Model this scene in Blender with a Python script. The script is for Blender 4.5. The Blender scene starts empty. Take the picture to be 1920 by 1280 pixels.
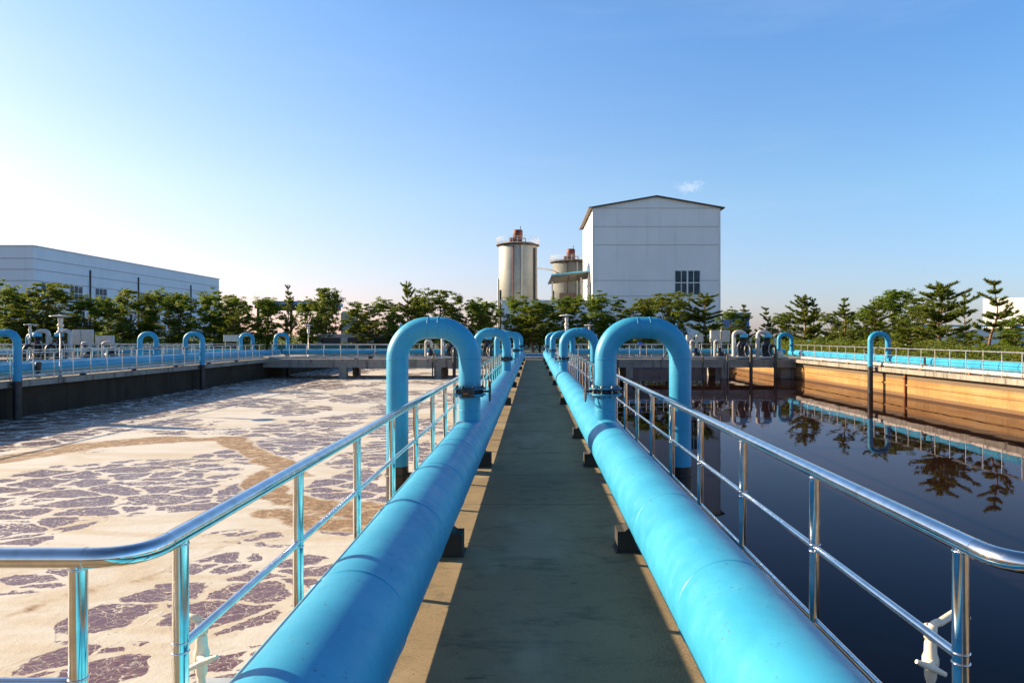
import bpy, math, random
from mathutils import Vector, Matrix, noise
PI = math.pi
S = bpy.context.scene
COL = S.collection

# ---------------------------------------------------------------- camera
cd = bpy.data.cameras.new('camera'); cam = bpy.data.objects.new('camera', cd); COL.objects.link(cam)
cam.location = (0, 0, 1.7); cam.rotation_euler = (PI/2, 0, 0)
cd.sensor_width = 36; cd.lens = 1340/1920*36
cd.shift_x = -40/1920; cd.shift_y = -11/1920
cd.clip_start = 0.05; cd.clip_end = 6000
S.camera = cam
F = 1340.0
def at(px, py, D):                     # a point of the photo at distance D (metres)
    return Vector(((px-1000)*D/F, D, 1.7-(py-629)*D/F))

# ---------------------------------------------------------------- world, sun, exposure
SUN_EL, SUN_AZ = math.radians(21.2), math.radians(-72)       # azimuth from +Y, clockwise
w = bpy.data.worlds.new('World'); S.world = w; w.use_nodes = True
wn = w.node_tree.nodes; wl = w.node_tree.links
sky = wn.new('ShaderNodeTexSky'); sky.sky_type = 'NISHITA'; sky.sun_disc = False
sky.sun_elevation = SUN_EL; sky.sun_rotation = SUN_AZ
sky.altitude = 0; sky.air_density = 1.0; sky.dust_density = 0.6; sky.ozone_density = 2.0
bg = wn['Background']; bg.inputs['Strength'].default_value = 0.078
def wnode(t, **k):
    x = wn.new(t)
    for a, v in k.items(): setattr(x, a, v)
    return x
tc = wnode('ShaderNodeTexCoord'); wsx = wnode('ShaderNodeSeparateXYZ'); wl.new(tc.outputs['Generated'], wsx.inputs[0])
wr = wnode('ShaderNodeValToRGB'); wl.new(wsx.outputs[2], wr.inputs[0]); cr_ = wr.color_ramp       # tint by height above the horizon
cr_.elements[0].position = .02; cr_.elements[0].color = (.82, .70, .88, 1)
cr_.elements[1].position = 1.0; cr_.elements[1].color = (.30, .46, .60, 1)
for p_, c_ in ((.19, (.95, .98, 1.0, 1)), (.40, (.80, 1.04, 1.22, 1))): e_ = cr_.elements.new(p_); e_.color = c_
wx = wnode('ShaderNodeMapRange'); wl.new(wsx.outputs[0], wx.inputs[0]); wx.inputs[1].default_value = -.6; wx.inputs[2].default_value = .6
tint = wnode('ShaderNodeMix', data_type='RGBA'); wl.new(wx.outputs[0], tint.inputs[0])              # deeper blue away from the sun
tint.inputs[6].default_value = (1.15, .97, .93, 1); tint.inputs[7].default_value = (.80, 1.0, 1.14, 1)
wm0 = wnode('ShaderNodeMix', data_type='RGBA', blend_type='MULTIPLY'); wm0.inputs[0].default_value = 1
wl.new(sky.outputs[0], wm0.inputs[6]); wl.new(tint.outputs[2], wm0.inputs[7])
wm = wnode('ShaderNodeMix', data_type='RGBA', blend_type='MULTIPLY'); wm.inputs[0].default_value = 1
wl.new(wm0.outputs[2], wm.inputs[6]); wl.new(wr.outputs[0], wm.inputs[7])
# a little wisp of cloud above the gabled building
wd_ = Vector((292/1340, 1, 279/1340)).normalized(); vs_ = wnode('ShaderNodeVectorMath', operation='SUBTRACT'); wl.new(tc.outputs['Generated'], vs_.inputs[0]); vs_.inputs[1].default_value = wd_
mpw = wnode('ShaderNodeMapping'); mpw.inputs['Rotation'].default_value = (0, .45, 0); mpw.inputs['Scale'].default_value = (48, 48, 120); wl.new(vs_.outputs[0], mpw.inputs[0])
nzw = wnode('ShaderNodeTexNoise'); nzw.inputs['Scale'].default_value = 1.6; nzw.inputs['Detail'].default_value = 5; nzw.inputs['Distortion'].default_value = 1.5; wl.new(mpw.outputs[0], nzw.inputs[0])
lnw = wnode('ShaderNodeVectorMath', operation='LENGTH'); wl.new(mpw.outputs[0], lnw.inputs[0])
adw = wnode('ShaderNodeMath', operation='SUBTRACT'); wl.new(nzw.outputs[0], adw.inputs[0]); 
scw = wnode('ShaderNodeMath', operation='MULTIPLY'); wl.new(lnw.outputs['Value'], scw.inputs[0]); scw.inputs[1].default_value = .38; wl.new(scw.outputs[0], adw.inputs[1])
mrw = wnode('ShaderNodeMapRange', interpolation_type='SMOOTHSTEP'); wl.new(adw.outputs[0], mrw.inputs[0]); mrw.inputs[1].default_value = .05; mrw.inputs[2].default_value = .55; mrw.inputs[4].default_value = .4
mpc = wnode('ShaderNodeMapping'); mpc.inputs['Scale'].default_value = (1.2, 1.2, 9); mpc.inputs['Rotation'].default_value = (0, .12, 0); wl.new(tc.outputs['Generated'], mpc.inputs[0])
nzc = wnode('ShaderNodeTexNoise'); nzc.inputs['Scale'].default_value = 1.8; nzc.inputs['Detail'].default_value = 6; nzc.inputs['Roughness'].default_value = .6; wl.new(mpc.outputs[0], nzc.inputs[0])
mrc = wnode('ShaderNodeMapRange', interpolation_type='SMOOTHSTEP'); wl.new(nzc.outputs[0], mrc.inputs[0]); mrc.inputs[1].default_value = .48; mrc.inputs[2].default_value = .78; mrc.inputs[4].default_value = .07
mhz = wnode('ShaderNodeMix', data_type='RGBA'); wl.new(mrc.outputs[0], mhz.inputs[0]); wl.new(wm.outputs[2], mhz.inputs[6]); mhz.inputs[7].default_value = (4.6, 4.9, 5.5, 1)
wm = mhz
mc = wnode('ShaderNodeMix', data_type='RGBA'); wl.new(mrw.outputs[0], mc.inputs[0]); wl.new(wm.outputs[2], mc.inputs[6]); mc.inputs[7].default_value = (5.0, 5.2, 5.8, 1)
wl.new(mc.outputs[2], bg.inputs['Color'])
sd = bpy.data.lights.new('sun', 'SUN'); sd.energy = 5.0; sd.angle = math.radians(0.5); sd.color = (1.0, 0.79, 0.52)
sun = bpy.data.objects.new('sun', sd); COL.objects.link(sun)
to_sun = Vector((math.sin(SUN_AZ)*math.cos(SUN_EL), math.cos(SUN_AZ)*math.cos(SUN_EL), math.sin(SUN_EL)))
sun.rotation_euler = to_sun.to_track_quat('Z', 'Y').to_euler()
sun.location = to_sun*50
S.view_settings.view_transform = 'Standard'; S.view_settings.look = 'None'
S.view_settings.exposure = 1.34; S.view_settings.gamma = 1

# ---------------------------------------------------------------- materials
class NT:
    def __init__(s, name):
        s.m = bpy.data.materials.new(name); s.m.use_nodes = True
        s.n = s.m.node_tree.nodes; s.l = s.m.node_tree.links
        s.b = s.n['Principled BSDF']; s.out = s.n['Material Output']
    def new(s, t, **k):
        x = s.n.new(t)
        for a, v in k.items(): setattr(x, a, v)
        return x
    def link(s, a, b): s.l.new(a, b)
    def setv(s, sock, v):
        if hasattr(v, 'is_output') or isinstance(v, bpy.types.NodeSocket): s.l.new(v, sock)
        else: sock.default_value = v
    def pos(s, scale=(1,1,1), loc=(0,0,0)):
        g = s.new('ShaderNodeNewGeometry'); mp = s.new('ShaderNodeMapping')
        s.link(g.outputs['Position'], mp.inputs['Vector'])
        mp.inputs['Scale'].default_value = scale; mp.inputs['Location'].default_value = loc
        return mp.outputs[0]
    def noise(s, vec, scale, detail=4, rough=.55, dist=0):
        t = s.new('ShaderNodeTexNoise'); s.link(vec, t.inputs['Vector'])
        t.inputs['Scale'].default_value = scale; t.inputs['Detail'].default_value = detail
        t.inputs['Roughness'].default_value = rough; t.inputs['Distortion'].default_value = dist
        return t.outputs
    def voro(s, vec, scale, feature='DISTANCE_TO_EDGE', rnd=1):
        t = s.new('ShaderNodeTexVoronoi', feature=feature); s.link(vec, t.inputs['Vector'])
        t.inputs['Scale'].default_value = scale; t.inputs['Randomness'].default_value = rnd
        return t.outputs
    def math(s, op, a, b=0.0, c=0.0):
        t = s.new('ShaderNodeMath', operation=op); s.setv(t.inputs[0], a); s.setv(t.inputs[1], b); s.setv(t.inputs[2], c)
        return t.outputs[0]
    def ramp(s, v, a, b, lo=0.0, hi=1.0, smooth=True):
        t = s.new('ShaderNodeMapRange', interpolation_type='SMOOTHSTEP' if smooth else 'LINEAR')
        s.setv(t.inputs[0], v); s.setv(t.inputs[1], a); s.setv(t.inputs[2], b); s.setv(t.inputs[3], lo); s.setv(t.inputs[4], hi)
        return t.outputs[0]
    def mix(s, f, a, b, blend='MIX'):
        t = s.new('ShaderNodeMix', data_type='RGBA', blend_type=blend)
        s.setv(t.inputs[0], f)
        for k, v in ((6, a), (7, b)):
            if isinstance(v, tuple): t.inputs[k].default_value = (*v[:3], 1)
            else: s.l.new(v, t.inputs[k])
        return t.outputs[2]
    def vadd(s, a, b, sc=1.0):
        t = s.new('ShaderNodeVectorMath', operation='SCALE'); s.link(b, t.inputs[0]); s.setv(t.inputs['Scale'], sc)
        u = s.new('ShaderNodeVectorMath', operation='ADD'); s.link(a, u.inputs[0]); s.link(t.outputs[0], u.inputs[1])
        return u.outputs[0]
    def bump(s, h, strength=.3, dist=.02):
        t = s.new('ShaderNodeBump'); s.link(h, t.inputs['Height'])
        t.inputs['Strength'].default_value = strength; t.inputs['Distance'].default_value = dist
        s.link(t.outputs[0], s.b.inputs['Normal']); return t
    def col(s, c):
        if isinstance(c, tuple): s.b.inputs['Base Color'].default_value = (*c[:3], 1)
        else: s.link(c, s.b.inputs['Base Color'])
    def p(s, **k):
        for a, v in k.items(): s.setv(s.b.inputs[a.replace('_', ' ')], v)

def simple(name, c, rough=.5, metal=0, var=.12, vs=6, spec=None, bump=0):
    t = NT(name); P = t.pos(); n = t.noise(P, vs, 5)
    dark = tuple(x*(1-var*1.6) for x in c); light = tuple(min(1, x*(1+var)) for x in c)
    t.col(t.mix(t.ramp(n[0], .3, .7), dark, light)); t.p(Roughness=rough, Metallic=metal)
    if spec is not None: t.p(Specular_IOR_Level=spec)
    if bump: t.bump(n[0], bump, .01)
    return t.m

def mat_paint():
    t = NT('blue paint'); P = t.pos()
    a = t.noise(P, 1.3, 5, .6); b = t.noise(P, 9, 5, .6); c = t.noise(P, 45, 3, .6)
    base = t.mix(t.ramp(a[0], .35, .68), (.026, .262, .455), (.042, .325, .525))
    base = t.mix(t.ramp(b[0], .55, .78, 0, .28), base, (.10, .34, .50))
    # chalky fading drawn out along and down the pipes, thin pale drips
    d1 = t.noise(t.pos((2.2, .45, 2.2)), 2.0, 6, .68); base = t.mix(t.ramp(d1[0], .52, .74, 0, .22), base, (.07, .38, .56))
    d2 = t.noise(t.pos((9, 9, .7)), 1.6, 5, .7); base = t.mix(t.ramp(d2[0], .60, .72, 0, .30), base, (.02, .14, .27))
    # fine scuffs and dirt specks
    base = t.mix(t.math('MULTIPLY', t.ramp(c[0], .61, .68), t.ramp(b[0], .50, .60)), base, (.05, .12, .16))
    # black soot and oil just above the valves' upper flange (it is on the paint)
    g = t.new('ShaderNodeNewGeometry'); sx = t.new('ShaderNodeSeparateXYZ'); t.link(g.outputs['Position'], sx.inputs[0])
    zz = t.math('ADD', sx.outputs[2], t.math('MULTIPLY', t.math('SUBTRACT', b[0], .5), .22))
    soot = t.math('MULTIPLY', t.ramp(zz, .97, 1.13, 1, 0), t.ramp(sx.outputs[2], .97, .985))
    near = t.math('MAXIMUM', t.ramp(t.math('ABSOLUTE', t.math('ADD', sx.outputs[0], .82)), .19, .20, 1, 0), t.ramp(t.math('ABSOLUTE', t.math('SUBTRACT', sx.outputs[0], .93)), .19, .20, 1, 0))
    soot = t.math('MULTIPLY', soot, near)
    base = t.mix(t.math('MULTIPLY', soot, .78), base, (.012, .014, .015))
    t.col(base); t.p(Roughness=t.ramp(b[0], .3, .7, .34, .50), Specular_IOR_Level=.32)
    n = t.noise(P, 60, 4); bm = t.math('ADD', t.math('MULTIPLY', n[0], .25), a[0])
    t.bump(bm, .18, .012)
    return t.m
def mat_steel():
    t = NT('polished stainless steel'); P = t.pos((1, 1, 1)); n = t.noise(P, 14, 4); m = t.noise(P, 3, 5)
    t.col(t.mix(t.ramp(n[0], .35, .75), (.80, .79, .77), (.62, .60, .57)))
    sp = t.noise(P, 95, 3, .7); sc = t.noise(t.pos((60, 60, 4)), 1.0, 4, .7)
    t.p(Metallic=1.0, Roughness=t.math('ADD', t.ramp(m[0], .35, .75, .07, .20), t.math('MULTIPLY', t.ramp(sp[0], .60, .70), .09))); return t.m
def mat_dull_steel():
    t = NT('weathered stainless steel'); P = t.pos(); n = t.noise(P, 3, 5)
    t.col(t.mix(t.ramp(n[0], .45, .75), (.66, .64, .60), (.42, .28, .18)))
    t.p(Metallic=.85, Roughness=.32); return t.m
def mat_concrete(name, a, b, stain, rough=.85, streak=0, joints=0):
    t = NT(name); P = t.pos()
    n1 = t.noise(P, .7, 6, .6, .4); n2 = t.noise(P, 6, 6, .65); n3 = t.noise(P, 70, 3, .6); n4 = t.noise(P, 2.1, 6, .7, 1.0)
    c = t.mix(t.ramp(n1[0], .32, .68), a, b)
    c = t.mix(t.ramp(n2[0], .50, .72, 0, .45), c, stain)
    c = t.mix(t.ramp(n4[0], .60, .70, 0, .55), c, stain)
    c = t.mix(t.ramp(n3[0], .35, .75, 0, .25), c, tuple(x*.45 for x in a))
    if streak:
        q = t.pos((1.6, 1.6, .12)); s1 = t.noise(q, 2.2, 6, .7)
        c = t.mix(t.ramp(s1[0], .50, .68, 0, streak), c, tuple(x*.35 for x in stain))
    h = t.math('ADD', n2[0], t.math('MULTIPLY', n3[0], .5))
    if joints:
        g = t.new('ShaderNodeNewGeometry'); sx = t.new('ShaderNodeSeparateXYZ'); t.link(g.outputs['Position'], sx.inputs[0])
        yy = t.math('ADD', sx.outputs[1], t.math('MULTIPLY', t.math('SUBTRACT', n2[0], .5), .03))
        fr = t.math('FRACT', t.math('DIVIDE', t.math('ADD', yy, 1.2), joints))
        d = t.math('MULTIPLY', t.math('ABSOLUTE', t.math('SUBTRACT', fr, .5)), joints)
        j = t.ramp(d, .004, .014, 1, 0)
        c = t.mix(t.math('MULTIPLY', j, .8), c, (.04, .035, .03))
        # hairline cracks
        W = t.vadd(P, t.noise(P, 1.2, 4)[1], .6); v = t.voro(W, .55)
        cr = t.math('MULTIPLY', t.ramp(v[0], .001, .004, 1, 0), t.ramp(n1[0], .55, .62))
        c = t.mix(t.math('MULTIPLY', cr, .45), c, (.03, .028, .025))
        # dark scuffs, drawn out across the walkway, and a few blue paint drips
        q = t.pos((1.0, 3.4, 1)); s = t.noise(q, 2.6, 7, .74)
        c = t.mix(t.ramp(s[0], .60, .68, 0, .6), c, (.07, .06, .05))
        s3 = t.noise(t.pos((.8, 2.0, 1), (3, 7, 0)), 1.5, 7, .75)
        c = t.mix(t.ramp(s3[0], .52, .66, 0, .62), c, (.105, .09, .065))
        s2 = t.noise(P, 5.5, 3, .6)
        c = t.mix(t.ramp(s2[0], .745, .77, 0, .7), c, (.05, .28, .42))
        ax = t.math('ABSOLUTE', sx.outputs[0]); edge = t.ramp(t.math('ADD', ax, t.math('MULTIPLY', t.math('SUBTRACT', n2[0], .5), .5)), .50, .80)
        c = t.mix(t.math('MULTIPLY', edge, t.ramp(n3[0], .45, .62, .1, .55)), c, (.12, .085, .05))
        pl = t.noise(t.pos((1, .5, 1), (9, 2, 0)), 1.3, 6, .6); c = t.mix(t.ramp(pl[0], .50, .68, 0, .5), c, (.40, .33, .23))
        sp = t.noise(P, 26, 3, .6); c = t.mix(t.ramp(sp[0], .70, .73, 0, .8), c, (.035, .03, .025))
        h = t.math('SUBTRACT', h, t.math('ADD', j, cr))
    t.col(c); t.p(Roughness=rough, Specular_IOR_Level=.3); t.bump(h, .35, .006); return t.m
def mat_ochre():
    t = NT('ochre stained tank wall'); P = t.pos(); q = t.pos((.5, .10, 3.2)); r = t.pos((.6, .6, .12))
    n1 = t.noise(q, 1.6, 6, .65); n2 = t.noise(P, .5, 5, .6); n3 = t.noise(r, 2.6, 6, .7); n4 = t.noise(P, 9, 5)
    c = t.mix(t.ramp(n1[0], .35, .65), (.235, .112, .026), (.33, .19, .058))
    c = t.mix(t.ramp(n2[0], .45, .7, 0, .55), c, (.33, .225, .105))
    c = t.mix(t.ramp(n3[0], .50, .68, 0, .7), c, (.20, .10, .03))
    c = t.mix(t.ramp(n4[0], .55, .75, 0, .3), c, (.30, .17, .06))
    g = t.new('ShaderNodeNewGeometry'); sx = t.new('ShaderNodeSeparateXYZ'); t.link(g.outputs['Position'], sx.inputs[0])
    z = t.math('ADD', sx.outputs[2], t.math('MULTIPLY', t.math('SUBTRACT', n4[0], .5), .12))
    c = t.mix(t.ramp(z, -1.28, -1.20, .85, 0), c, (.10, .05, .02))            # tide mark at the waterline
    c = t.mix(t.ramp(z, -.58, -.50, 0, .9), c, (.10, .072, .045))              # darker brown band along the top
    fr = t.math('FRACT', t.math('DIVIDE', sx.outputs[1], 4.0)); d = t.math('ABSOLUTE', t.math('SUBTRACT', fr, .5))
    c = t.mix(t.ramp(d, .001, .004, .6, 0), c, (.08, .05, .02))
    t.col(c); t.p(Roughness=.75); t.bump(n4[0], .3, .01); return t.m
def mat_water():
    t = NT('dark still water'); P = t.pos((1, .55, 1))
    n = t.noise(P, 1.1, 3, .5); m = t.noise(P, 6, 3, .5); k = t.noise(t.pos((.12, .12, 1)), 1, 3)
    t.col(t.mix(t.ramp(k[0], .4, .65), (.016, .007, .005), (.007, .005, .005)))
    vz = t.voro(t.pos((.55, .8, 1)), 1.0, 'F1')[0]; fl = t.ramp(t.math('ADD', vz, t.math('MULTIPLY', t.math('SUBTRACT', m[0], .5), .05)), .018, .026, 1, 0)
    fl = t.math('MULTIPLY', fl, t.ramp(k[0], .42, .5))
    t.col(t.mix(fl, t.mix(t.ramp(k[0], .4, .65), (.016, .007, .005), (.007, .005, .005)), (.12, .10, .08)))
    t.p(Roughness=.9, Specular_IOR_Level=0)
    gl = t.new('ShaderNodeBsdfGlossy'); gl.inputs['Color'].default_value = (.74, .70, .80, 1); gl.inputs['Roughness'].default_value = .015
    fr = t.new('ShaderNodeFresnel'); fr.inputs['IOR'].default_value = 1.13
    mx = t.new('ShaderNodeMixShader'); t.link(t.math('MULTIPLY', fr.outputs[0], t.math('SUBTRACT', 1, fl)), mx.inputs[0]); t.link(t.b.outputs[0], mx.inputs[1]); t.link(gl.outputs[0], mx.inputs[2]); t.link(mx.outputs[0], t.out.inputs[0])
    amp = t.ramp(t.noise(t.pos((.18, .3, 1)), 1, 3)[0], .42, .66, .25, 1)
    bp = t.bump(t.math('MULTIPLY', t.math('ADD', n[0], t.math('MULTIPLY', m[0], .22)), amp), .06, .05); t.link(bp.outputs[0], gl.inputs['Normal']); t.link(bp.outputs[0], fr.inputs['Normal']); return t.m
def mat_foam():
    t = NT('foam on brown water'); P = t.pos()
    at1 = t.new('ShaderNodeAttribute', attribute_name='open_water'); at2 = t.new('ShaderNodeAttribute', attribute_name='scum')
    w1 = t.noise(P, .9, 4, .55)[1]; w2 = t.noise(P, 4.5, 4, .6)[1]
    off = t.new('ShaderNodeVectorMath', operation='SUBTRACT'); t.link(w1, off.inputs[0]); off.inputs[1].default_value = (.5, .5, .5)
    off2 = t.new('ShaderNodeVectorMath', operation='SUBTRACT'); t.link(w2, off2.inputs[0]); off2.inputs[1].default_value = (.5, .5, .5)
    W = t.vadd(t.vadd(P, off.outputs[0], .9), off2.outputs[0], .16)
    mp = t.new('ShaderNodeMapping'); t.link(W, mp.inputs[0]); mp.inputs['Scale'].default_value = (.72, 1.15, 1)
    mp.inputs['Rotation'].default_value = (0, 0, .5)
    W = mp.outputs[0]
    big = t.voro(W, 1.15)[0]; small = t.voro(W, 3.3)[0]; tiny = t.voro(W, 9.5)[0]
    gen = t.noise(W, 1.0, 6, .62)[0]; fine = t.noise(P, 14, 5, .65)[0]; mid = t.noise(P, 3.0, 5, .6)[0]
    # open patches: drawn ones, their edges frayed, netted with thin foam threads
    m = t.math('ADD', at1.outputs['Fac'], t.math('MULTIPLY', t.math('SUBTRACT', gen, .5), .60))
    m = t.math('ADD', m, t.math('MULTIPLY', t.math('SUBTRACT', fine, .5), .22))
    m = t.math('ADD', m, t.math('MULTIPLY', t.math('SUBTRACT', mid, .5), .35))
    patch = t.ramp(m, .49, .515)
    core = t.ramp(m, .50, 1.05)                         # threads are thick at the rim, hair thin in the middle
    thr = t.math('ADD', .012, t.math('MULTIPLY', t.ramp(core, 0, 1, 1, .35), t.ramp(mid, .35, .7, .03, .17)))
    e1 = t.ramp(big, thr, t.math('ADD', thr, .012))
    thr2 = t.math('MULTIPLY', t.ramp(mid, .52, .68), .04)
    e2 = t.ramp(small, thr2, t.math('ADD', thr2, .010))
    tt = t.math('MULTIPLY', t.ramp(gen, .58, .70), .08)
    e3 = t.ramp(tiny, tt, t.math('ADD', tt, .03))
    spk = t.ramp(fine, .64, .70, 1, 0)
    openw = t.math('MULTIPLY', t.math('MULTIPLY', patch, e1), t.math('MULTIPLY', t.math('MULTIPLY', e2, e3), spk))
    # foam colour with soft tan drifts and speckled scum
    sw = t.noise(t.pos((.35, .9, 1)), .8, 5, .6, 1.4)[0]
    foam = t.mix(t.ramp(sw, .42, .68), (.55, .53, .485), (.46, .39, .285))
    foam = t.mix(t.ramp(t.noise(P, 34, 4, .7)[0], .3, .75, 0, .35), foam, (.62, .60, .56))
    sc = t.math('ADD', at2.outputs['Fac'], t.math('MULTIPLY', t.math('SUBTRACT', mid, .5), .8))
    sf = t.ramp(sc, .35, .62)
    grain = t.noise(t.pos((1, 1.5, 1)), 13, 5, .8)[0]; bands = t.noise(W, 2.2, 4, .6, 3.0)[0]
    scum = t.mix(t.ramp(grain, .42, .58), (.11, .055, .026), (.36, .235, .125))
    scum = t.mix(t.ramp(bands, .40, .62, .05, .6), scum, (.34, .19, .085))
    strand = t.math('ABSOLUTE', t.math('SUBTRACT', t.noise(W, 1.7, 4, .6, 3.5)[0], .5))
    scum = t.mix(t.ramp(strand, .012, .05, .7, 0), scum, (.085, .040, .018))
    scum = t.mix(t.ramp(t.noise(W, 4.0, 5, .7, 1.0)[0], .52, .60, 0, .7), scum, (.52, .42, .28))
    foam = t.mix(t.math('MULTIPLY', sf, .9), foam, scum)
    openw = t.math('MULTIPLY', openw, t.math('SUBTRACT', 1, t.ramp(sc, .30, .45)))
    dk = t.mix(t.ramp(t.noise(P, 20, 5, .7)[0], .35, .72), (.10, .034, .022), (.20, .085, .058))
    t.col(t.mix(openw, foam, dk))
    t.p(Roughness=t.ramp(openw, 0, 1, .8, .16)); t.p(Specular_IOR_Level=t.ramp(openw, 0, 1, .25, .42))
    hh = t.math('ADD', t.math('MULTIPLY', patch, -.9), t.math('MULTIPLY', t.noise(P, 40, 4, .7)[0], .5))
    hh = t.math('ADD', hh, t.math('MULTIPLY', t.noise(P, 5, 4, .6)[0], 1.6))
    t.bump(hh, .34, .018); return t.m
def mat_leaf(name, a, b, c, trans=.35):
    t = NT(name); g = t.new('ShaderNodeNewGeometry'); P = t.pos()
    n = t.noise(P, .55, 3)[0]
    cr = t.mix(g.outputs['Random Per Island'], a, b); cr = t.mix(t.ramp(n, .45, .65, 0, .6), cr, c)
    t.col(cr); t.p(Roughness=.55, Specular_IOR_Level=.25)
    tr = t.new('ShaderNodeBsdfTranslucent'); mx = t.new('ShaderNodeMixShader'); mx.inputs[0].default_value = trans
    tc = t.mix(.5, cr, (.26, .32, .02)); t.link(tc, tr.inputs[0])
    t.link(t.b.outputs[0], mx.inputs[1]); t.link(tr.outputs[0], mx.inputs[2]); t.link(mx.outputs[0], t.out.inputs[0]); return t.m
def mat_panel(name, c, seam=None):
    t = NT(name); P = t.pos(); n = t.noise(P, .35, 5, .6)[0]; q = t.pos((.9, .9, .06)); s = t.noise(q, 1.2, 5, .65)[0]
    cc = t.mix(t.ramp(n, .3, .7), tuple(x*.94 for x in c), c)
    cc = t.mix(t.ramp(s, .52, .76, 0, .26), cc, tuple(x*.62 for x in c))
    t.col(cc); t.p(Roughness=.6, Specular_IOR_Level=.3)
    g = t.new('ShaderNodeNewGeometry'); sx = t.new('ShaderNodeSeparateXYZ'); t.link(g.outputs['Position'], sx.inputs[0])
    a = t.math('SINE', t.math('MULTIPLY', t.math('ADD', sx.outputs[0], sx.outputs[1]), 18.0))
    t.bump(a, .12, .02); return t.m
def mat_silo():
    t = NT('pale silo plates'); P = t.pos(); n = t.noise(P, .6, 5, .6)[0]
    g = t.new('ShaderNodeNewGeometry'); sx = t.new('ShaderNodeSeparateXYZ'); t.link(g.outputs['Position'], sx.inputs[0])
    q = t.pos((1.5, 1.5, .08)); s = t.noise(q, 1.3, 6, .65)[0]
    c = t.mix(t.ramp(n, .3, .7), (.255, .27, .25), (.32, .335, .315))
    c = t.mix(t.ramp(s, .58, .78, 0, .2), c, (.16, .15, .12))
    fr = t.math('FRACT', t.math('DIVIDE', sx.outputs[2], .75)); d = t.math('ABSOLUTE', t.math('SUBTRACT', fr, .5))
    c = t.mix(t.ramp(d, .02, .05, .35, 0), c, (.24, .23, .20))
    t.col(c); t.p(Roughness=.55); return t.m

M = {}
M['blue'] = mat_paint(); M['steel'] = mat_steel(); M['dsteel'] = mat_dull_steel()
M['deck'] = mat_concrete('walkway concrete', (.25, .185, .105), (.33, .25, .145), (.14, .11, .075), joints=5.6)
M['conc'] = mat_concrete('grey concrete', (.24, .22, .185), (.33, .30, .255), (.15, .13, .11), streak=.8)
M['shadewall'] = mat_concrete('shade darkened concrete', (.034, .024, .014), (.052, .038, .024), (.016, .011, .007), streak=.6)  # the shaded walls' darkness is put into this concrete colour
M['saddle'] = mat_concrete('dark saddle concrete', (.035, .033, .03), (.06, .056, .05), (.02, .02, .018))
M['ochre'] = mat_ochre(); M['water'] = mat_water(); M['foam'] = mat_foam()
M['black'] = simple('black bitumen paint', (.018, .018, .020), .45, var=.3)
M['iron'] = simple('black cast iron', (.025, .024, .023), .5, var=.4, vs=20)
M['rust'] = simple('rust', (.28, .09, .03), .8, var=.4, vs=25)
M['zinc'] = simple('zinc bolts', (.45, .40, .33), .4, .7, var=.3, vs=40)
M['cap'] = simple('light blue cap paint', (.08, .48, .72), .4)
M['duct'] = simple('white insulated duct', (.52, .50, .46), .5, var=.1, vs=8)
M['pvc'] = simple('cream plastic pipe', (.74, .66, .52), .35, var=.06)
M['whitepipe'] = simple('dirty white pipe', (.66, .60, .52), .5, var=.2, vs=3)
M['greypipe'] = simple('galvanised grey pipe', (.46, .47, .47), .4, .2, var=.2, vs=3)
M['cabinet'] = simple('grey cabinet', (.40, .41, .40), .45, var=.1)
M['wcab'] = simple('pale cabinet', (.46, .47, .45), .45, var=.08)
M['lampshade'] = simple('lamp shade metal', (.62, .60, .56), .35, .3, var=.08)
M['glass'] = simple('cream lamp glass', (.75, .62, .42), .3, var=.05)
M['pole'] = simple('galvanised pole', (.44, .42, .38), .4, .5, var=.2)
M['panel'] = mat_panel('white cladding', (.84, .84, .83)); M['panel2'] = mat_panel('pale blue grey cladding', (.80, .82, .86))
M['seam'] = simple('seam trim', (.46, .43, .43), .6); M['roofdark'] = simple('brown roof edge', (.10, .07, .06), .6)
M['trim'] = simple('white trim', (.75, .75, .74), .5); M['win'] = simple('window glass', (.035, .065, .09), .25, var=.25, vs=1, spec=.25)
M['silo'] = mat_silo(); M['redoxide'] = simple('red oxide steel', (.17, .035, .018), .65, var=.35, vs=1.5)
M['rimbrown'] = simple('dark rusty rim', (.085, .05, .035), .7, var=.5, vs=2)
M['silodark'] = simple('shaded grey silo plates', (.125, .14, .14), .7, var=.15, vs=.7)  # darker copy for the rear silo, its shade painted into the plates
M['bluesheet'] = simple('blue roof sheet', (.06, .24, .52), .45, var=.12); M['cyansheet'] = simple('light blue sheet', (.10, .42, .60), .5)
M['teal'] = simple('teal fence mesh', (.03, .14, .13), .6, var=.2); M['under'] = simple('canopy underside', (.11, .10, .08), .8, var=.2)
M['bark'] = simple('grey brown bark', (.13, .095, .065), .9, var=.3, vs=12, bump=.5)
M['pinebark'] = simple('red brown pine bark', (.19, .105, .06), .9, var=.35, vs=12, bump=.5)
M['leaf'] = mat_leaf('broad leaves', (.075, .140, .014), (.140, .210, .024), (.21, .25, .034), .5)
M['leaf2'] = mat_leaf('olive leaves', (.080, .120, .016), (.150, .185, .028), (.22, .205, .04), .45)
M['needle'] = mat_leaf('pine needles', (.060, .100, .016), (.120, .145, .024), (.17, .175, .034), .42)
M['ground'] = simple('dry grass ground', (.07, .085, .03), .95, var=.4, vs=.8, bump=.5)
M['hand'] = simple('blue plastic', (.02, .12, .55), .5)
M['bluemat'] = simple('blue painted plate', (.035, .13, .28), .6, var=.25, vs=3)

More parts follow.
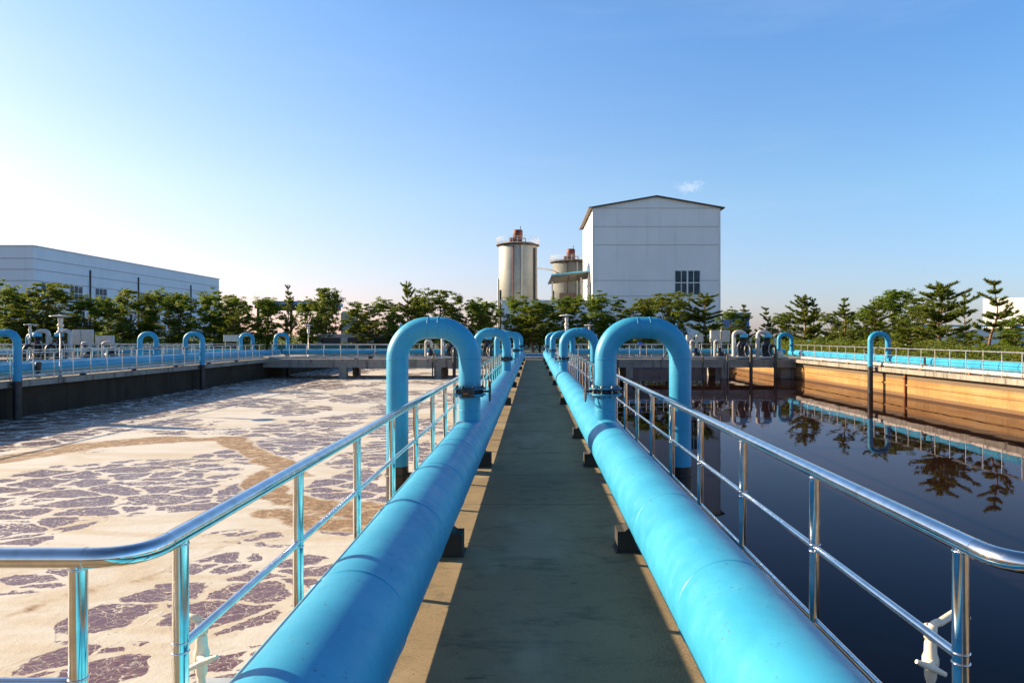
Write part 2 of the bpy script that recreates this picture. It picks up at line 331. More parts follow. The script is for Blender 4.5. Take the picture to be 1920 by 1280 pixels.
# ---------------------------------------------------------------- mesh helpers
class MB:
    def __init__(s): s.v = []; s.f = []; s.sm = []
    def add(s, vs, fs, smooth=False):
        o = len(s.v); s.v += [tuple(x) for x in vs]; s.f += [tuple(i+o for i in f) for f in fs]; s.sm += [smooth]*len(fs)
        return s
    def box(s, x0, x1, y0, y1, z0, z1):
        v = [(x0,y0,z0),(x1,y0,z0),(x1,y1,z0),(x0,y1,z0),(x0,y0,z1),(x1,y0,z1),(x1,y1,z1),(x0,y1,z1)]
        return s.add(v, [(3,2,1,0),(4,5,6,7),(0,1,5,4),(1,2,6,5),(2,3,7,6),(3,0,4,7)])
    def bbox(s, x0, x1, y0, y1, z0, z1, b=.02):         # box with chamfered vertical and top edges
        def ring(i, z): return [(x0+i,y0,z),(x1-i,y0,z),(x1,y0+i,z),(x1,y1-i,z),(x1-i,y1,z),(x0+i,y1,z),(x0,y1-i,z),(x0,y0+i,z)]
        def ring2(z): return [(x0+b*2,y0+b,z),(x1-b*2,y0+b,z),(x1-b,y0+b*2,z),(x1-b,y1-b*2,z),(x1-b*2,y1-b,z),(x0+b*2,y1-b,z),(x0+b,y1-b*2,z),(x0+b,y0+b*2,z)]
        v = ring(b, z0)+ring(b, z1-b)+ring2(z1); f = [tuple(range(7,-1,-1)), tuple(range(16,24))]
        for k in (0, 8):
            for i in range(8): j = (i+1) % 8; f.append((k+i, k+j, k+8+j, k+8+i))
        return s.add(v, f)
    def tube(s, path, r, n=12, caps=True, rr=None):
        P = [Vector(p) for p in path]; m = len(P)
        T = [(P[min(i+1, m-1)]-P[max(i-1, 0)]).normalized() for i in range(m)]
        u = T[0].orthogonal().normalized() if abs(T[0].z) < .9 else Vector((1, 0, 0))
        u = (u-T[0]*u.dot(T[0])).normalized(); vs = []
        for i in range(m):
            u = (u-T[i]*u.dot(T[i])).normalized(); b = T[i].cross(u); R = rr[i] if rr else r
            for k in range(n):
                a = 2*PI*k/n; vs.append(P[i]+(u*math.cos(a)+b*math.sin(a))*R)
        fs = [(i*n+k, i*n+(k+1) % n, (i+1)*n+(k+1) % n, (i+1)*n+k) for i in range(m-1) for k in range(n)]
        s.add(vs, fs, True)
        if caps:
            s.add(vs[:n], [tuple(range(n-1, -1, -1))]); s.add(vs[-n:], [tuple(range(n))])
        return s
    def cyl(s, p0, p1, r, n=12, r2=None): return s.tube([p0, p1], r, n, True, [r, r if r2 is None else r2])
    def lathe(s, prof, c=(0,0,0), n=24):                # profile (r, z) about a vertical axis
        vs = [(c[0]+r*math.cos(2*PI*k/n), c[1]+r*math.sin(2*PI*k/n), c[2]+z) for r, z in prof for k in range(n)]
        fs = [(i*n+k, i*n+(k+1) % n, (i+1)*n+(k+1) % n, (i+1)*n+k) for i in range(len(prof)-1) for k in range(n)]
        return s.add(vs, fs, True)
    def torus(s, c, R, r, axis='X', n=28, m=8):
        c = Vector(c); vs = []
        for i in range(n):
            a = 2*PI*i/n
            for k in range(m):
                b = 2*PI*k/m; q = R+r*math.cos(b); h = r*math.sin(b)
                vs.append(c+(Vector((h, q*math.cos(a), q*math.sin(a))) if axis == 'X' else Vector((q*math.cos(a), h, q*math.sin(a))) if axis == 'Y' else Vector((q*math.cos(a), q*math.sin(a), h))))
        return s.add(vs, [(i*m+k, ((i+1) % n)*m+k, ((i+1) % n)*m+(k+1) % m, i*m+(k+1) % m) for i in range(n) for k in range(m)], True)
    def build(s, name, mat, parent=None, loc=None):
        me = bpy.data.meshes.new(name); me.from_pydata(s.v, [], s.f); me.polygons.foreach_set('use_smooth', s.sm)
        me.materials.append(mat); me.update()
        o = bpy.data.objects.new(name, me); COL.objects.link(o)
        if parent is not None: o.parent = parent
        if loc is not None: o.location = loc
        return o

def tag(o, label=None, cat=None, group=None, kind=None):
    if label: o['label'] = label
    if cat: o['category'] = cat
    if group: o['group'] = group
    if kind: o['kind'] = kind
    return o
def thing(name, label, cat, loc=(0,0,0), group=None):
    o = bpy.data.objects.new(name, None); o.empty_display_size = .2; COL.objects.link(o); o.location = loc
    return tag(o, label, cat, group)
CH = {}
def kids(o): return [c for c in bpy.data.objects if c.parent == o]
def dup(root, loc, label, rz=0, sc=None, group=None):
    def rec(o, par):
        c = o.copy(); COL.objects.link(c); c.parent = par
        for k in CH[o.name]: rec(k, c)
        return c
    if root.name not in CH:
        def reg(o):
            ks = kids(o); CH[o.name] = ks
            for k in ks: reg(k)
        reg(root)
    r = rec(root, None); r.location = loc; r.rotation_euler = (0, 0, rz)
    if sc: r.scale = sc if isinstance(sc, tuple) else (sc, sc, sc)
    r['label'] = label
    if group: r['group'] = group
    return r
def struct(name, mb, mat): return tag(mb.build(name, mat), kind='structure')
def arc(c, R, a0, a1, n, plane='XZ'):
    out = []
    for i in range(n+1):
        a = a0+(a1-a0)*i/n; x, z = R*math.cos(a), R*math.sin(a)
        out.append(Vector(c)+(Vector((x, 0, z)) if plane == 'XZ' else Vector((x, z, 0)) if plane == 'XY' else Vector((0, x, z))))
    return out

# ---------------------------------------------------------------- the setting
WZ = -1.4                                        # water level below the decks
LX, RX = -19.2, 18.65                            # pool side edges of the left and right deck
BY0, BY1, TANK_END = 51.5, 56.0, 70.0            # the bridge, the far end of the tanks
g = MB(); BIG = 2500
for x0, x1, y0, y1 in ((-BIG, -62, -BIG, BIG), (21.4, BIG, -BIG, BIG), (-62, 21.4, TANK_END+.4, BIG), (-62, 21.4, -BIG, -9)):
    g.add([(x0,y0,-.12),(x1,y0,-.12),(x1,y1,-.12),(x0,y1,-.12)], [(0,1,2,3)])
struct('ground', g, M['ground'])
struct('walkway', MB().box(-1.40, 1.58, 2.16, BY0-.003, -.30, 0), M['deck'])
struct('cross_walkway', MB().box(-62, 21.4, -3, 2.156, -.30, 0), M['deck'])
struct('dark_water', MB().add([(1.2,1,WZ),(19.2,1,WZ),(19.2,TANK_END,WZ),(1.2,TANK_END,WZ)], [(0,1,2,3)]), M['water'])
struct('side_water', MB().add([(-62,1,WZ),(-23.2,1,WZ),(-23.2,TANK_END,WZ),(-62,TANK_END,WZ)], [(0,1,2,3)]), M['water'])

# foam with its drawn open patches and scum bands (attributes in world metres)
def wp(px, py):
    D = 3.1*F/(py-629); return ((px-1000)*D/F, D)
pt = [(215,898,215,42),(95,935,130,45),(45,1002,75,34),(300,930,110,32),(450,915,38,18),(545,833,85,28),(410,852,26,8),
      (60,1088,72,30),(20,960,60,30),(215,1155,48,46),(85,1238,68,28),(205,1262,62,34),(298,1130,20,16),(300,1165,14,9),
      (455,1120,118,62),(410,1055,66,14),(560,1075,60,40),(230,1225,22,10),(420,1262,55,34),(480,1020,60,9),(640,905,60,28),
      (700,850,55,26),(760,800,70,20),(620,790,60,14),(560,770,55,10),(470,755,60,9),(320,792,50,9),(690,745,60,10),(390,935,60,20),
      (200,775,120,16),(400,742,70,8),(90,815,100,14),(610,725,60,6),(745,765,50,12),(820,850,60,30),(650,985,40,18),(700,930,40,20),
      (350,1098,60,12),(640,1120,40,40),(470,1000,70,10),(180,960,60,18),(560,950,20,8)]
pw = []
for cx, cy, rx, ry in pt:
    X, Y = wp(cx, cy); Xa, _ = wp(cx+rx, cy); _, Ya = wp(cx, cy+ry); _, Yb = wp(cx, cy-ry)
    pw.append((X, Y, abs(Xa-X)+.05, max(.12, abs(Yb-Ya)/2)))
band = [wp(*q) for q in [(-40,868),(60,852),(160,836),(260,826),(360,823),(430,825),(478,850),(525,872),(528,893),(490,902),(482,912),(520,928),(580,942),(640,952),(700,970),(720,990),(640,985),(560,972),(505,958)]]
wid = [.55,.6,.7,.75,.6,.45,.3,.3,.45,.35,.25,.28,.4,.5,.35,.2,.3,.3,.3]
fb = [wp(*q) for q in [(-20,1165),(80,1130),(180,1100),(290,1080),(400,1035),(470,1005)]]
def seg(px, py, a, b):
    ax, ay = a; bx, by = b; dx, dy = bx-ax, by-ay; L = dx*dx+dy*dy
    t = max(0, min(1, ((px-ax)*dx+(py-ay)*dy)/L)); return math.hypot(px-ax-t*dx, py-ay-t*dy), t
NX, rows = 170, []
y = 5.0
while y < TANK_END: rows.append(y); y += max(.075, .0145*y)
rows = [1.0]+rows+[TANK_END]
vs, ow, sc_ = [], [], []
for yy in rows:
    for i in range(NX+1):
        xx = -19.6+(18.6)*i/NX
        n1 = noise.noise((xx*.9, yy*.9, 3)); n2 = noise.noise((xx*2.3, yy*2.3, 7)); n3 = noise.noise((xx*.9, yy*.9, 11))
        qx, qy = xx+n1*.35+n2*.12, yy+n3*.35*(1+yy*.03)
        o = 0.0
        for X, Y, a, b in pw:
            d = ((qx-X)/a)**2+((qy-Y)/b)**2
            if d < 4: o = max(o, 1.2-.66*d)
        if yy > 20: o = max(o, (.46+.62*noise.noise((xx*.42, yy*.20, 21)))*min(1, (yy-20)/3))
        o = max(o, .85*min(1, max(0, (-12.6-xx+1.5*n1)/2.2)))
        o = max(o, .10+.55*noise.noise((xx*.8, yy*.6, 31)))
        s = 0.0
        if yy < 30:
            for k in range(len(band)-1):
                d, t = seg(qx, qy, band[k], band[k+1]); ww = wid[k]*(1-t)+wid[k+1]*t
                s = max(s, 1.15-.65*d/ww)
            for k in range(len(fb)-1):
                d, t = seg(qx, qy, fb[k], fb[k+1]); s = max(s, .52-.5*d/.35)
        else: s = .1+.45*noise.noise((xx*.2, yy*.35, 5))
        vs.append((xx, yy, WZ+.002)); ow.append(max(0, min(1, o))); sc_.append(max(0, min(1, s)))
fs = [(r*(NX+1)+i, r*(NX+1)+i+1, (r+1)*(NX+1)+i+1, (r+1)*(NX+1)+i) for r in range(len(rows)-1) for i in range(NX)]
fo = struct('foamy_water', MB().add(vs, fs), M['foam'])
for nm, dat in (('open_water', ow), ('scum', sc_)):
    a = fo.data.attributes.new(nm, 'FLOAT', 'POINT'); a.data.foreach_set('value', dat)

# tank walls
def wall(name, label, b, mat): return tag(b.build(name, mat), label, 'wall')
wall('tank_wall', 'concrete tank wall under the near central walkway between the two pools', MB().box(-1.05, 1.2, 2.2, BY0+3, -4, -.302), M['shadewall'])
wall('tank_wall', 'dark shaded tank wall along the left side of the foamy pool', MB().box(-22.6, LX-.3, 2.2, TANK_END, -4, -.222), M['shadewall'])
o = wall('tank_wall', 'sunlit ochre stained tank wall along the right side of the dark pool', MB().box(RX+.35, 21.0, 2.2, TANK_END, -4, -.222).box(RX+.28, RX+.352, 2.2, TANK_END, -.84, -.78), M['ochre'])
wall('tank_wall', 'far end wall of the tanks behind the concrete bridge', MB().box(-62, 21.3, TANK_END, TANK_END+.398, -4, -.05), M['conc'])
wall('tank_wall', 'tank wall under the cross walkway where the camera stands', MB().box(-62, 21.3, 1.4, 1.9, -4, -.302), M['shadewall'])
struct('left_walkway', MB().box(-23.1, LX, 2.16, BY0-.003, -.22, 0), M['conc'])
struct('right_walkway', MB().box(RX, 21.38, 2.16, TANK_END, -.22, 0), M['conc'])
struct('far_left_walkway', MB().box(-23.1, LX, BY1+.003, TANK_END-.003, -.22, 0), M['conc'])

# the concrete bridge with its piers
br = thing('concrete_bridge', 'low grey concrete bridge on short piers crossing both pools at the far end', 'bridge', (0, BY0, 0))
MB().box(-61.9, RX-.003, 0, BY1-BY0, -.22, 0).build('deck', M['conc'], br)
MB().box(-61.8, RX+.3, .04, .42, -.60, -.222).box(-61.8, RX+.3, BY1-BY0-.42, BY1-BY0-.04, -.60, -.222).build('beam', M['conc'], br)
for x in (-13.75, -6.9, 6.95, 13.85):
    for yy in (.02, 3.9): MB().box(x-.26, x+.26, yy, yy+.5, -3.5, -.602).build('pier', M['conc'], br)
MB().box(RX-.6, RX+.33, .5, 1.4, -3.5, -.223).build('pier', M['conc'], br)

# ---------------------------------------------------------------- railings
def railing(label, pts, posts, mat, heights=(1.04, .67, .32), radii=(.031, .016, .014), r_post=.026, base=True, group=None, bend=.16):
    t = thing('railing', label, 'railing', (pts[0][0], pts[0][1], 0), group); off = Vector((pts[0][0], pts[0][1], 0))
    P = [Vector((a, b, 0)) for a, b in pts]
    path = [P[0]]
    for i in range(1, len(P)-1):
        d0 = (P[i]-P[i-1]).normalized(); d1 = (P[i+1]-P[i]).normalized(); a = P[i]-d0*bend; b = P[i]+d1*bend
        for k in range(9):
            u = k/8; path.append(a*(1-u)**2+P[i]*2*u*(1-u)+b*u*u)
    path.append(P[-1])
    hr = MB().tube([q+Vector((0, 0, heights[0]))-off for q in path], radii[0], 20)
    if len(P) > 2:                                      # slightly raised weld seams where the bend is joined
        for q, nx in ((path[1], path[2]), (path[9], path[10])):
            d = (nx-q).normalized() if q is path[1] else (path[-1]-q).normalized(); c = q+Vector((0, 0, heights[0]))-off
            hr.tube([c-d*.004, c+d*.004], radii[0]+.0012, 20)
    hr.build('handrail', mat, t)
    for h, r, nm in zip(heights[1:], radii[1:], ('middle_rail', 'lower_rail')):
        for i in range(len(P)-1):                       # lower rails run from post to post and leave the corner open
            a, b = P[i].copy(), P[i+1].copy(); cs = [Vector((x, y, 0)) for x, y in posts if abs((Vector((x, y, 0))-a).cross(b-a).length) < .02]
            if len(P) > 2:
                if i > 0: a = min(cs, key=lambda q: (q-a).length)
                if i < len(P)-2: b = min(cs, key=lambda q: (q-b).length)
            MB().tube([a+Vector((0, 0, h))-off, b+Vector((0, 0, h))-off], r, 12).build(nm, mat, t)
    pm = MB().cyl((0,0,0), (0,0,heights[0]-radii[0]*.4), r_post, 16)
    if base:
        pm.lathe([(.055,0),(.055,.008),(.03,.012),(.027,.02)], (0,0,.001), 16)
        for hz in (heights[0]-radii[0]*.95, heights[1]+radii[1], heights[1]-radii[1]): pm.torus((0,0,hz), r_post, .0035, 'Z', 18, 6)
        for k in range(4): pm.cyl((.042*math.cos(k*PI/2+.78), .042*math.sin(k*PI/2+.78), .008), (.042*math.cos(k*PI/2+.78), .042*math.sin(k*PI/2+.78), .018), .006, 6)
    first = None
    for x, y in posts:
        if first is None: first = pm.build('post', mat, t, (x-off.x, y-off.y, 0))
        else:
            c = first.copy(); COL.objects.link(c); c.parent = t; c.location = (x-off.x, y-off.y, 0)
    return t
def series(a, b, step):
    out = []; x = a
    while x < b: out.append(x); x += step
    return out
LR, RR = -1.17, 1.37
railing('polished steel railing between the foamy pool and the near left blue pipe',
        [(-7.5, 2.12), (LR, 2.12), (LR, 51.2)], [(-1.35-1.2*k, 2.12) for k in range(5)][::-1]+[(LR, v) for v in series(2.37, 51, 1.185)], M['steel'])
railing('polished steel railing between the dark pool and the near right blue pipe',
        [(7.5, 2.05), (RR, 2.05), (RR, 51.2)], [(2.1+1.2*k, 2.05) for k in range(4)]+[(RR, v) for v in series(2.29, 51, 1.19)], M['steel'])
kw = dict(radii=(.026, .012, .012), r_post=.02, base=False)
railing('steel railing on the pool edge of the left walkway, above the foam', [(-19.32, 2.3), (-19.32, 51.2)], [(-19.32, v) for v in series(2.4, 51, 1.2)], M['dsteel'], **kw)
railing('steel railing on the outer edge of the left walkway, behind its blue pipes', [(-22.95, 2.3), (-22.95, 51.2)], [(-22.95, v) for v in series(2.4, 51, 1.2)], M['dsteel'], **kw)
railing('steel railing on the pool edge of the right walkway, above the ochre wall', [(18.74, 2.3), (18.74, 51.2)], [(18.74, v) for v in series(2.4, 51, 1.19)], M['dsteel'], **kw)
railing('steel railing on the near edge of the bridge over the foamy pool', [(-19.0, 51.75), (-8.6, 51.75)], [(v, 51.75) for v in series(-18.9, -8.5, 1.24)], M['dsteel'], **kw)
railing('steel railing on the near edge of the bridge over the dark pool', [(2.0, 51.75), (11.4, 51.75)], [(v, 51.75) for v in series(2.0, 11.4, 1.24)], M['dsteel'], **kw)
railing('steel railing on the far bridge edge behind the blue pipe over the foam', [(-19.0, 55.8), (-1.5, 55.8)], [(v, 55.8) for v in series(-18.8, -1.5, 1.24)], M['dsteel'], **kw)
railing('steel railing on the far edge of the bridge behind the pumps, over the dark pool', [(1.8, 55.8), (18.5, 55.8)], [(v, 55.8) for v in series(1.8, 18.5, 1.24)], M['dsteel'], **kw)
railing('steel railing on the far edge of the bridge beyond the left walkway', [(-60, 55.8), (-23.2, 55.8)], [(v, 55.8) for v in series(-60, -23.3, 1.24)], M['dsteel'], **kw)
railing('steel railing on the near edge of the bridge beyond the left walkway', [(-60, 51.75), (-23.4, 51.75)], [(v, 51.75) for v in series(-60, -23.5, 1.24)], M['dsteel'], **kw)

# ---------------------------------------------------------------- big blue header pipes
PR, PZ, LPX, RPX = .25, .388, -.82, .93
def pipe_run(x0, y0, x1, y1, z, r, rings, n=64):
    """straight pipe with weld beads as raised rings; local to (x0, y0, 0)"""
    L = math.hypot(x1-x0, y1-y0); d = Vector(((x1-x0)/L, (y1-y0)/L, 0)); st = [0.0]; rr = [r]
    for q in rings:
        if .05 < q < L-.05: st += [q-.02, q-.010, q-.005, q, q+.005, q+.010, q+.02]; rr += [r, r, r+.003, r+.004, r+.003, r, r]
    st.append(L); rr.append(r)
    return MB().tube([d*s+Vector((0, 0, z)) for s in st], r, n, True, rr)
def stub(mb, x, y, z0, z1, r):
    mb.tube([(x, y, z0), (x, y, z1)], r, 32)
def header(label, x, y0, y1, z, r, branches, step, n, end='elbow', side=1, group=None):
    t = thing('blue_header_pipe', label, 'pipe', (x, y0, 0), group)
    random.seed(int(abs(x)*100)); rg = []; q = .55
    while q < y1-y0: rg.append(q+random.uniform(-.05, .05)); q += step
    pipe_run(x, y0, x, y1, z, r, rg, n).build('pipe', M['blue'], t)
    for xb, yb in branches:
        b = MB(); stub(b, xb-x, yb-y0, z+r*.55, .935, .14)
        b.lathe([(.14, 0), (.147, .006), (.14, .012)], (xb-x, yb-y0, z+r+.10), 32); b.build('branch', M['blue'], t)
    return t
UY = [9.2, 22.0, 34.5, 48.0]
header('large blue pipe running along the left edge of the walkway beside the foamy pool', LPX, -1.5, 50.8, PZ, PR, [(LPX, v) for v in UY], 1.38, 96)
header('large blue pipe running along the right edge of the walkway beside the dark pool', RPX, -1.5, 50.8, PZ, PR, [(RPX, v) for v in UY], 1.45, 96)
LD = [26.3, 41.0, 55.3]
header('blue pipe on the left walkway nearest the foamy pool', -19.95, 2.5, 55.9, PZ, .23, [(-19.95, v) for v in LD], 2.9, 40)
header('second blue pipe on the left walkway, farther from the foamy pool', -21.75, 2.5, 55.9, PZ, .23, [(-21.75, v) for v in (41.2, 55.4)], 2.9, 40)
header('blue pipe on the right walkway above the ochre wall', 19.5, 2.5, 54.1, .40, .24, [(19.3, v) for v in (38.9, 53.4)], 1.18, 40)
# cross pipes on the bridge
def cross_pipe(label, x0, x1, y, z, r, mat, name='blue_cross_pipe', step=3.0, cat='pipe', drop=None):
    t = thing(name, label, cat, (x0, y, 0)); pipe_run(x0, y, x1, y, z, r, [k*step+.8 for k in range(int((x1-x0)/step))], 28).build('pipe', mat, t)
    for k in range(int((x1-x0)/6)+1):
        xx = min(x1-x0-.2, .3+6*k); MB().box(xx-.12, xx+.12, -r*.8, r*.8, 0, max(.02, z-r*.85)).build('support', M['conc'], t)
    return t
cross_pipe('blue pipe lying across the bridge over the foamy pool', -19.0, -1.6, 54.3, .47, .20, M['blue'])
cross_pipe('blue pipe lying across the bridge over the dark pool', 1.8, 19.2, 54.6, .47, .20, M['blue'])
cross_pipe('blue pipe lying across the far left part of the bridge', -60, -22.6, 54.6, .47, .20, M['blue'])
cross_pipe('thin grey pipe along the near edge of the whole bridge', -19.1, 18.4, 51.62, .12, .085, M['greypipe'], 'grey_pipe')
t = thing('grey_pipe', 'thin grey pipe along the pool edge of the left walkway under the railing', 'pipe', (-19.52, 2.5, 0))
pipe_run(0, 0, 0, 49, .13, .075, [k*4+2 for k in range(12)], 20).build('pipe', M['greypipe'], t)
for k in range(12): MB().box(-.1, .1, k*4+.4, k*4+.55, .001, .07).build('support', M['iron'], t)
t = thing('white_pipe', 'thin rusty white pipe along the pool edge of the right walkway', 'pipe', (18.98, 2.5, 0))
pipe_run(0, 0, 0, 48, .15, .09, [k*4+2 for k in range(12)], 20).build('pipe', M['whitepipe'], t)
for k in range(12): MB().box(-.1, .1, k*4+.4, k*4+.55, .001, .08).build('support', M['rust'], t)

# pipe saddles: chamfered concrete blocks with a hollow that cradles the pipe
def saddle_mesh():
    b = MB(); n = 10; hw, L, H = .27, .10, .165; prof = [(-hw, 0), (-hw, H)]
    for k in range(n+1):
        a = PI+PI*.0+(-1)*0; xx = -.215+.43*k/n
        prof.append((xx, PZ-math.sqrt(max(0, (PR+.004)**2-xx*xx)) if abs(xx) < .2 else H))
    prof += [(hw, H), (hw, 0)]
    m = len(prof); vs = [(x, -L, z+.001) for x, z in prof]+[(x, L, z+.001) for x, z in prof]
    fs = [(i, (i+1) % m, m+(i+1) % m, m+i) for i in range(m)]
    for i in range(1, m-2):       # front and back as strips down to the base
        pass
    b.add(vs, fs)
    for side in (0, m):
        for i in range(1, m-2):
            x0, z0 = prof[i]; x1, z1 = prof[i+1]; yy = -L if side == 0 else L
            if abs(x1-x0) > 1e-6: b.add([(x0, yy, .001), (x1, yy, .001), (x1, yy, z1+.001), (x0, yy, z0+.001)], [(0, 1, 2, 3)])
    return b
sad = thing('pipe_saddle', 'dark concrete block under the left walkway pipe, nearest the camera', 'pipe support', (LPX, 5.6, 0), 'concrete blocks carrying the walkway pipes')
saddle_mesh().build('block', M['saddle'], sad); MB().box(-.285, .285, -.115, .115, .0005, .010).build('base_plate', M['iron'], sad)
ordn = ['second', 'third', 'fourth', 'fifth', 'sixth', 'seventh', 'eighth']
for k, yy in enumerate((9.35, 17.6, 23.6, 29.6, 35.6, 41.6, 47.4)):
    dup(sad, (LPX, yy, 0), 'dark concrete block under the left walkway pipe, %s from the camera' % ordn[k])
ordn = ['nearest the camera']+['%s from the camera' % q for q in ordn]+['ninth from the camera']
for k, yy in enumerate((5.7, 9.35, 11.9, 17.7, 24.6, 30.6, 36.6, 42.2, 47.4)):
    dup(sad, (RPX, yy, 0), 'dark concrete block under the right walkway pipe, %s' % ordn[k])

# ---------------------------------------------------------------- goosenecks
def gooseneck(label, loc, d, W=.95, rusty=False, top=1.80, group='blue goosenecks from the header pipes into the pools'):
    t = thing('gooseneck_pipe', label, 'gooseneck pipe', loc, group)
    r, R = .14, .40; path = [Vector((0, 0, 1.032)), Vector((0, 0, top-R))]
    path += arc((d*R, 0, top-R), R, PI if d > 0 else 0, PI/2, 14)[1:]
    path += arc((d*(W-R), 0, top-R), R, PI/2, 0 if d > 0 else PI, 14)
    path += [Vector((d*W, 0, -.02))]
    bd = MB().tube(path, r, 48)
    for p, ax in ((Vector((0, 0, top-R)), 'Z'), (Vector((d*R, 0, top)), 'X'), (Vector((d*(W-R), 0, top)), 'X'), (Vector((d*W, 0, top-R)), 'Z')):
        bd.torus(p, r-.001, .006, ax, 40, 6)
    # a little lifting lug on the outer shoulder
    a = PI*.27; cx = d*(W-R)+d*math.cos(a)*(R+r); cz = top-R+math.sin(a)*(R+r)
    bd.box(cx-.012, cx+.012, -.012, .012, cz-.02, cz+.055)
    bd.build('bend', M['blue'], t)
    lg = MB().tube([(d*W, 0, -2.6), (d*W, 0, -.02), (d*W, 0, .03)], r+.002, 40); lg.build('black_leg', M['black'], t)
    for z in (.935, 1.010):
        MB().lathe([(.10, 0), (.205, 0), (.209, .004), (.209, .018), (.205, .022), (.10, .022)], (0, 0, z), 48).build('flange', M['blue'], t)
    vb = MB().lathe([(.10, 0), (.15, 0), (.15, .051), (.10, .051)], (0, 0, .958), 40)
    if rusty: vb.bbox(-.085, .075, -.25, -.13, .92, 1.035, .012)
    vb.build('valve_body', M['iron'], t)
    if rusty: MB().lathe([(0, -.01), (.035, -.01), (.038, .0), (.03, .012), (0, .014)], (0, 0, 0), 16).build('rust_cap', M['rust'], t, (-.02, -.262, .975))
    bt = MB().tube([(0,0,-.06),(0,0,-.057),(0,0,-.057),(0,0,-.041),(0,0,-.041),(0,0,.058),(0,0,.058),(0,0,.075),(0,0,.075),(0,0,.09)], .01, 8, True, [.009,.009,.017,.017,.009,.009,.017,.017,.009,.009])
    b0 = None
    for k in range(8):
        a = PI/8+k*PI/4; q = (.175*math.cos(a), .175*math.sin(a), .975)
        if b0 is None: b0 = bt.build('bolt', M['iron'] if rusty else M['zinc'], t, q)
        else: c = b0.copy(); COL.objects.link(c); c.parent = t; c.location = q
    hx = -d*.262
    wh = MB().torus((hx, -.03, .985), .128, .009, 'X', 32, 8).cyl((-d*.14, -.03, .985), (hx, -.03, .985), .014, 10)
    for k in range(3):
        a = k*PI/3+.3; e = Vector((0, math.cos(a), math.sin(a)))*.126; c = Vector((hx, -.03, .985)); wh.tube([c-e, c+e], .007, 6)
    wh.build('handwheel', M['iron'], t)
    MB().box(min(d*(W-.45), d*(W-.12)), max(d*(W-.45), d*(W-.12)), -.03, .03, -.12, -.06).torus((d*W, 0, -.09), .150, .014, 'Z', 24, 6).bbox(d*W-.05+d*.0, d*W+.05, .10, .20, -.16, .16, .01).build('clamp', M['iron'], t)
    return t
gl = gooseneck('blue gooseneck over the left railing into the foam, nearest and largest, with rusty dark valve', (LPX, UY[0], 0), -1, .93, True)
gr = gooseneck('blue gooseneck over the right railing into the dark water, nearest and largest', (RPX, UY[0], 0), 1, .96)
for k, q in enumerate(('second', 'third', 'farthest')):
    dup(gl, (LPX, UY[k+1], 0), 'blue gooseneck on the left walkway pipe, %s one along it' % q)
    dup(gr, (RPX, UY[k+1], 0), 'blue gooseneck on the right walkway pipe, %s one along it' % q)
dup(gr, (-19.95, LD[0], 0), 'blue gooseneck at the left edge of the photo dropping into the shaded foam')
dup(gr, (-19.95, LD[1], 0), 'blue gooseneck of the left walkway dropping into the foam, midway along the wall')
dup(gr, (-19.95, LD[2], 0), 'blue gooseneck where the left walkway meets the bridge')
dup(gl, (-37.0, 53.6, 0), 'small blue gooseneck at the far left, under the small lamp beside the black pumps')
dup(gl, (-21.75, 41.2, 0), 'blue gooseneck of the left walkway facing away from the foam, left of the middle one')
dup(gl, (-21.75, 55.4, 0), 'blue gooseneck beyond the left walkway, just left of the one at the bridge')
dup(gr, (19.30, 38.9, 0), 'lone blue gooseneck of the right walkway standing in the dark water before the ochre wall', sc=(-1, 1, 1))
dup(gr, (19.3, 53.4, 0), 'blue gooseneck where the right walkway meets the bridge', sc=(-1, 1, 1))

# step and bend at the far end of the walkway
st = thing('blue_step', 'blue painted step plate at the far end of the walkway between the pipes', 'step', (0, BY0+.5, 0))
MB().box(-.95, 1.05, 0, 1.0, .001, .18).box(-.95, 1.05, 1.0, 3.6, .001, .34).build('plate', M['bluemat'], st)

# ---------------------------------------------------------------- plastic taps by the near posts
def tap(label, loc, d, parts_box):
    t = thing('plastic_tap', label, 'tap', loc, 'cream plastic taps at the pool edge')
    r = .0150
    p = [Vector((0,0,-.25)), Vector((0,0,.36))]+arc((d*.035, 0, .36), .035, PI if d > 0 else 0, PI/2, 8)[1:]+([Vector((d*.11, .03, .42)), Vector((d*.16, .05, .425)), Vector((d*.175, .055, .39))] if d > 0 else [Vector((-.055, .01, .395)), Vector((-.085, .02, .38))])
    MB().tube(p, r, 20).lathe([(r,0),(.024,.0),(.024,.05),(r,.052)], (0,0,.335), 20).lathe([(r,0),(.023,0),(.023,.03),(r,.03)], (0,0,.10), 20).build('pipe', M['pvc'], t)
    MB().lathe([(.018,0),(.022,.015),(.023,.045),(.030,.065),(.030,.09),(.023,.11),(.022,.145),(.018,.16)], (0,0,.17), 24).build('valve_body', M['pvc'], t)
    MB().cyl((0,-.02,.25), (-d*.045,-.06,.25), .012, 12).tube([(-d*.095,-.075,.278),(-d*.06,-.07,.262),(-d*.03,-.06,.248),(d*.02,-.07,.225)], .010, 10, True, [.008,.012,.014,.009]).build('handle', M['pvc'], t)
    if parts_box:
        MB().box(-.02, .075, -.05, .05, -.25, .118).build('bracket', M['black'], t)
        MB().box(-.035, .10, -.065, .065, .12, .13).build('plate', M['greypipe'], t)
    return t
tap('cream plastic tap pipe behind the right railing beside its nearest post', (1.545, 2.78, .19), 1, False)
tap('white plastic tap pipe with dark bracket behind the left railing, over the foam', (-1.30, 2.80, .20), -1, True)

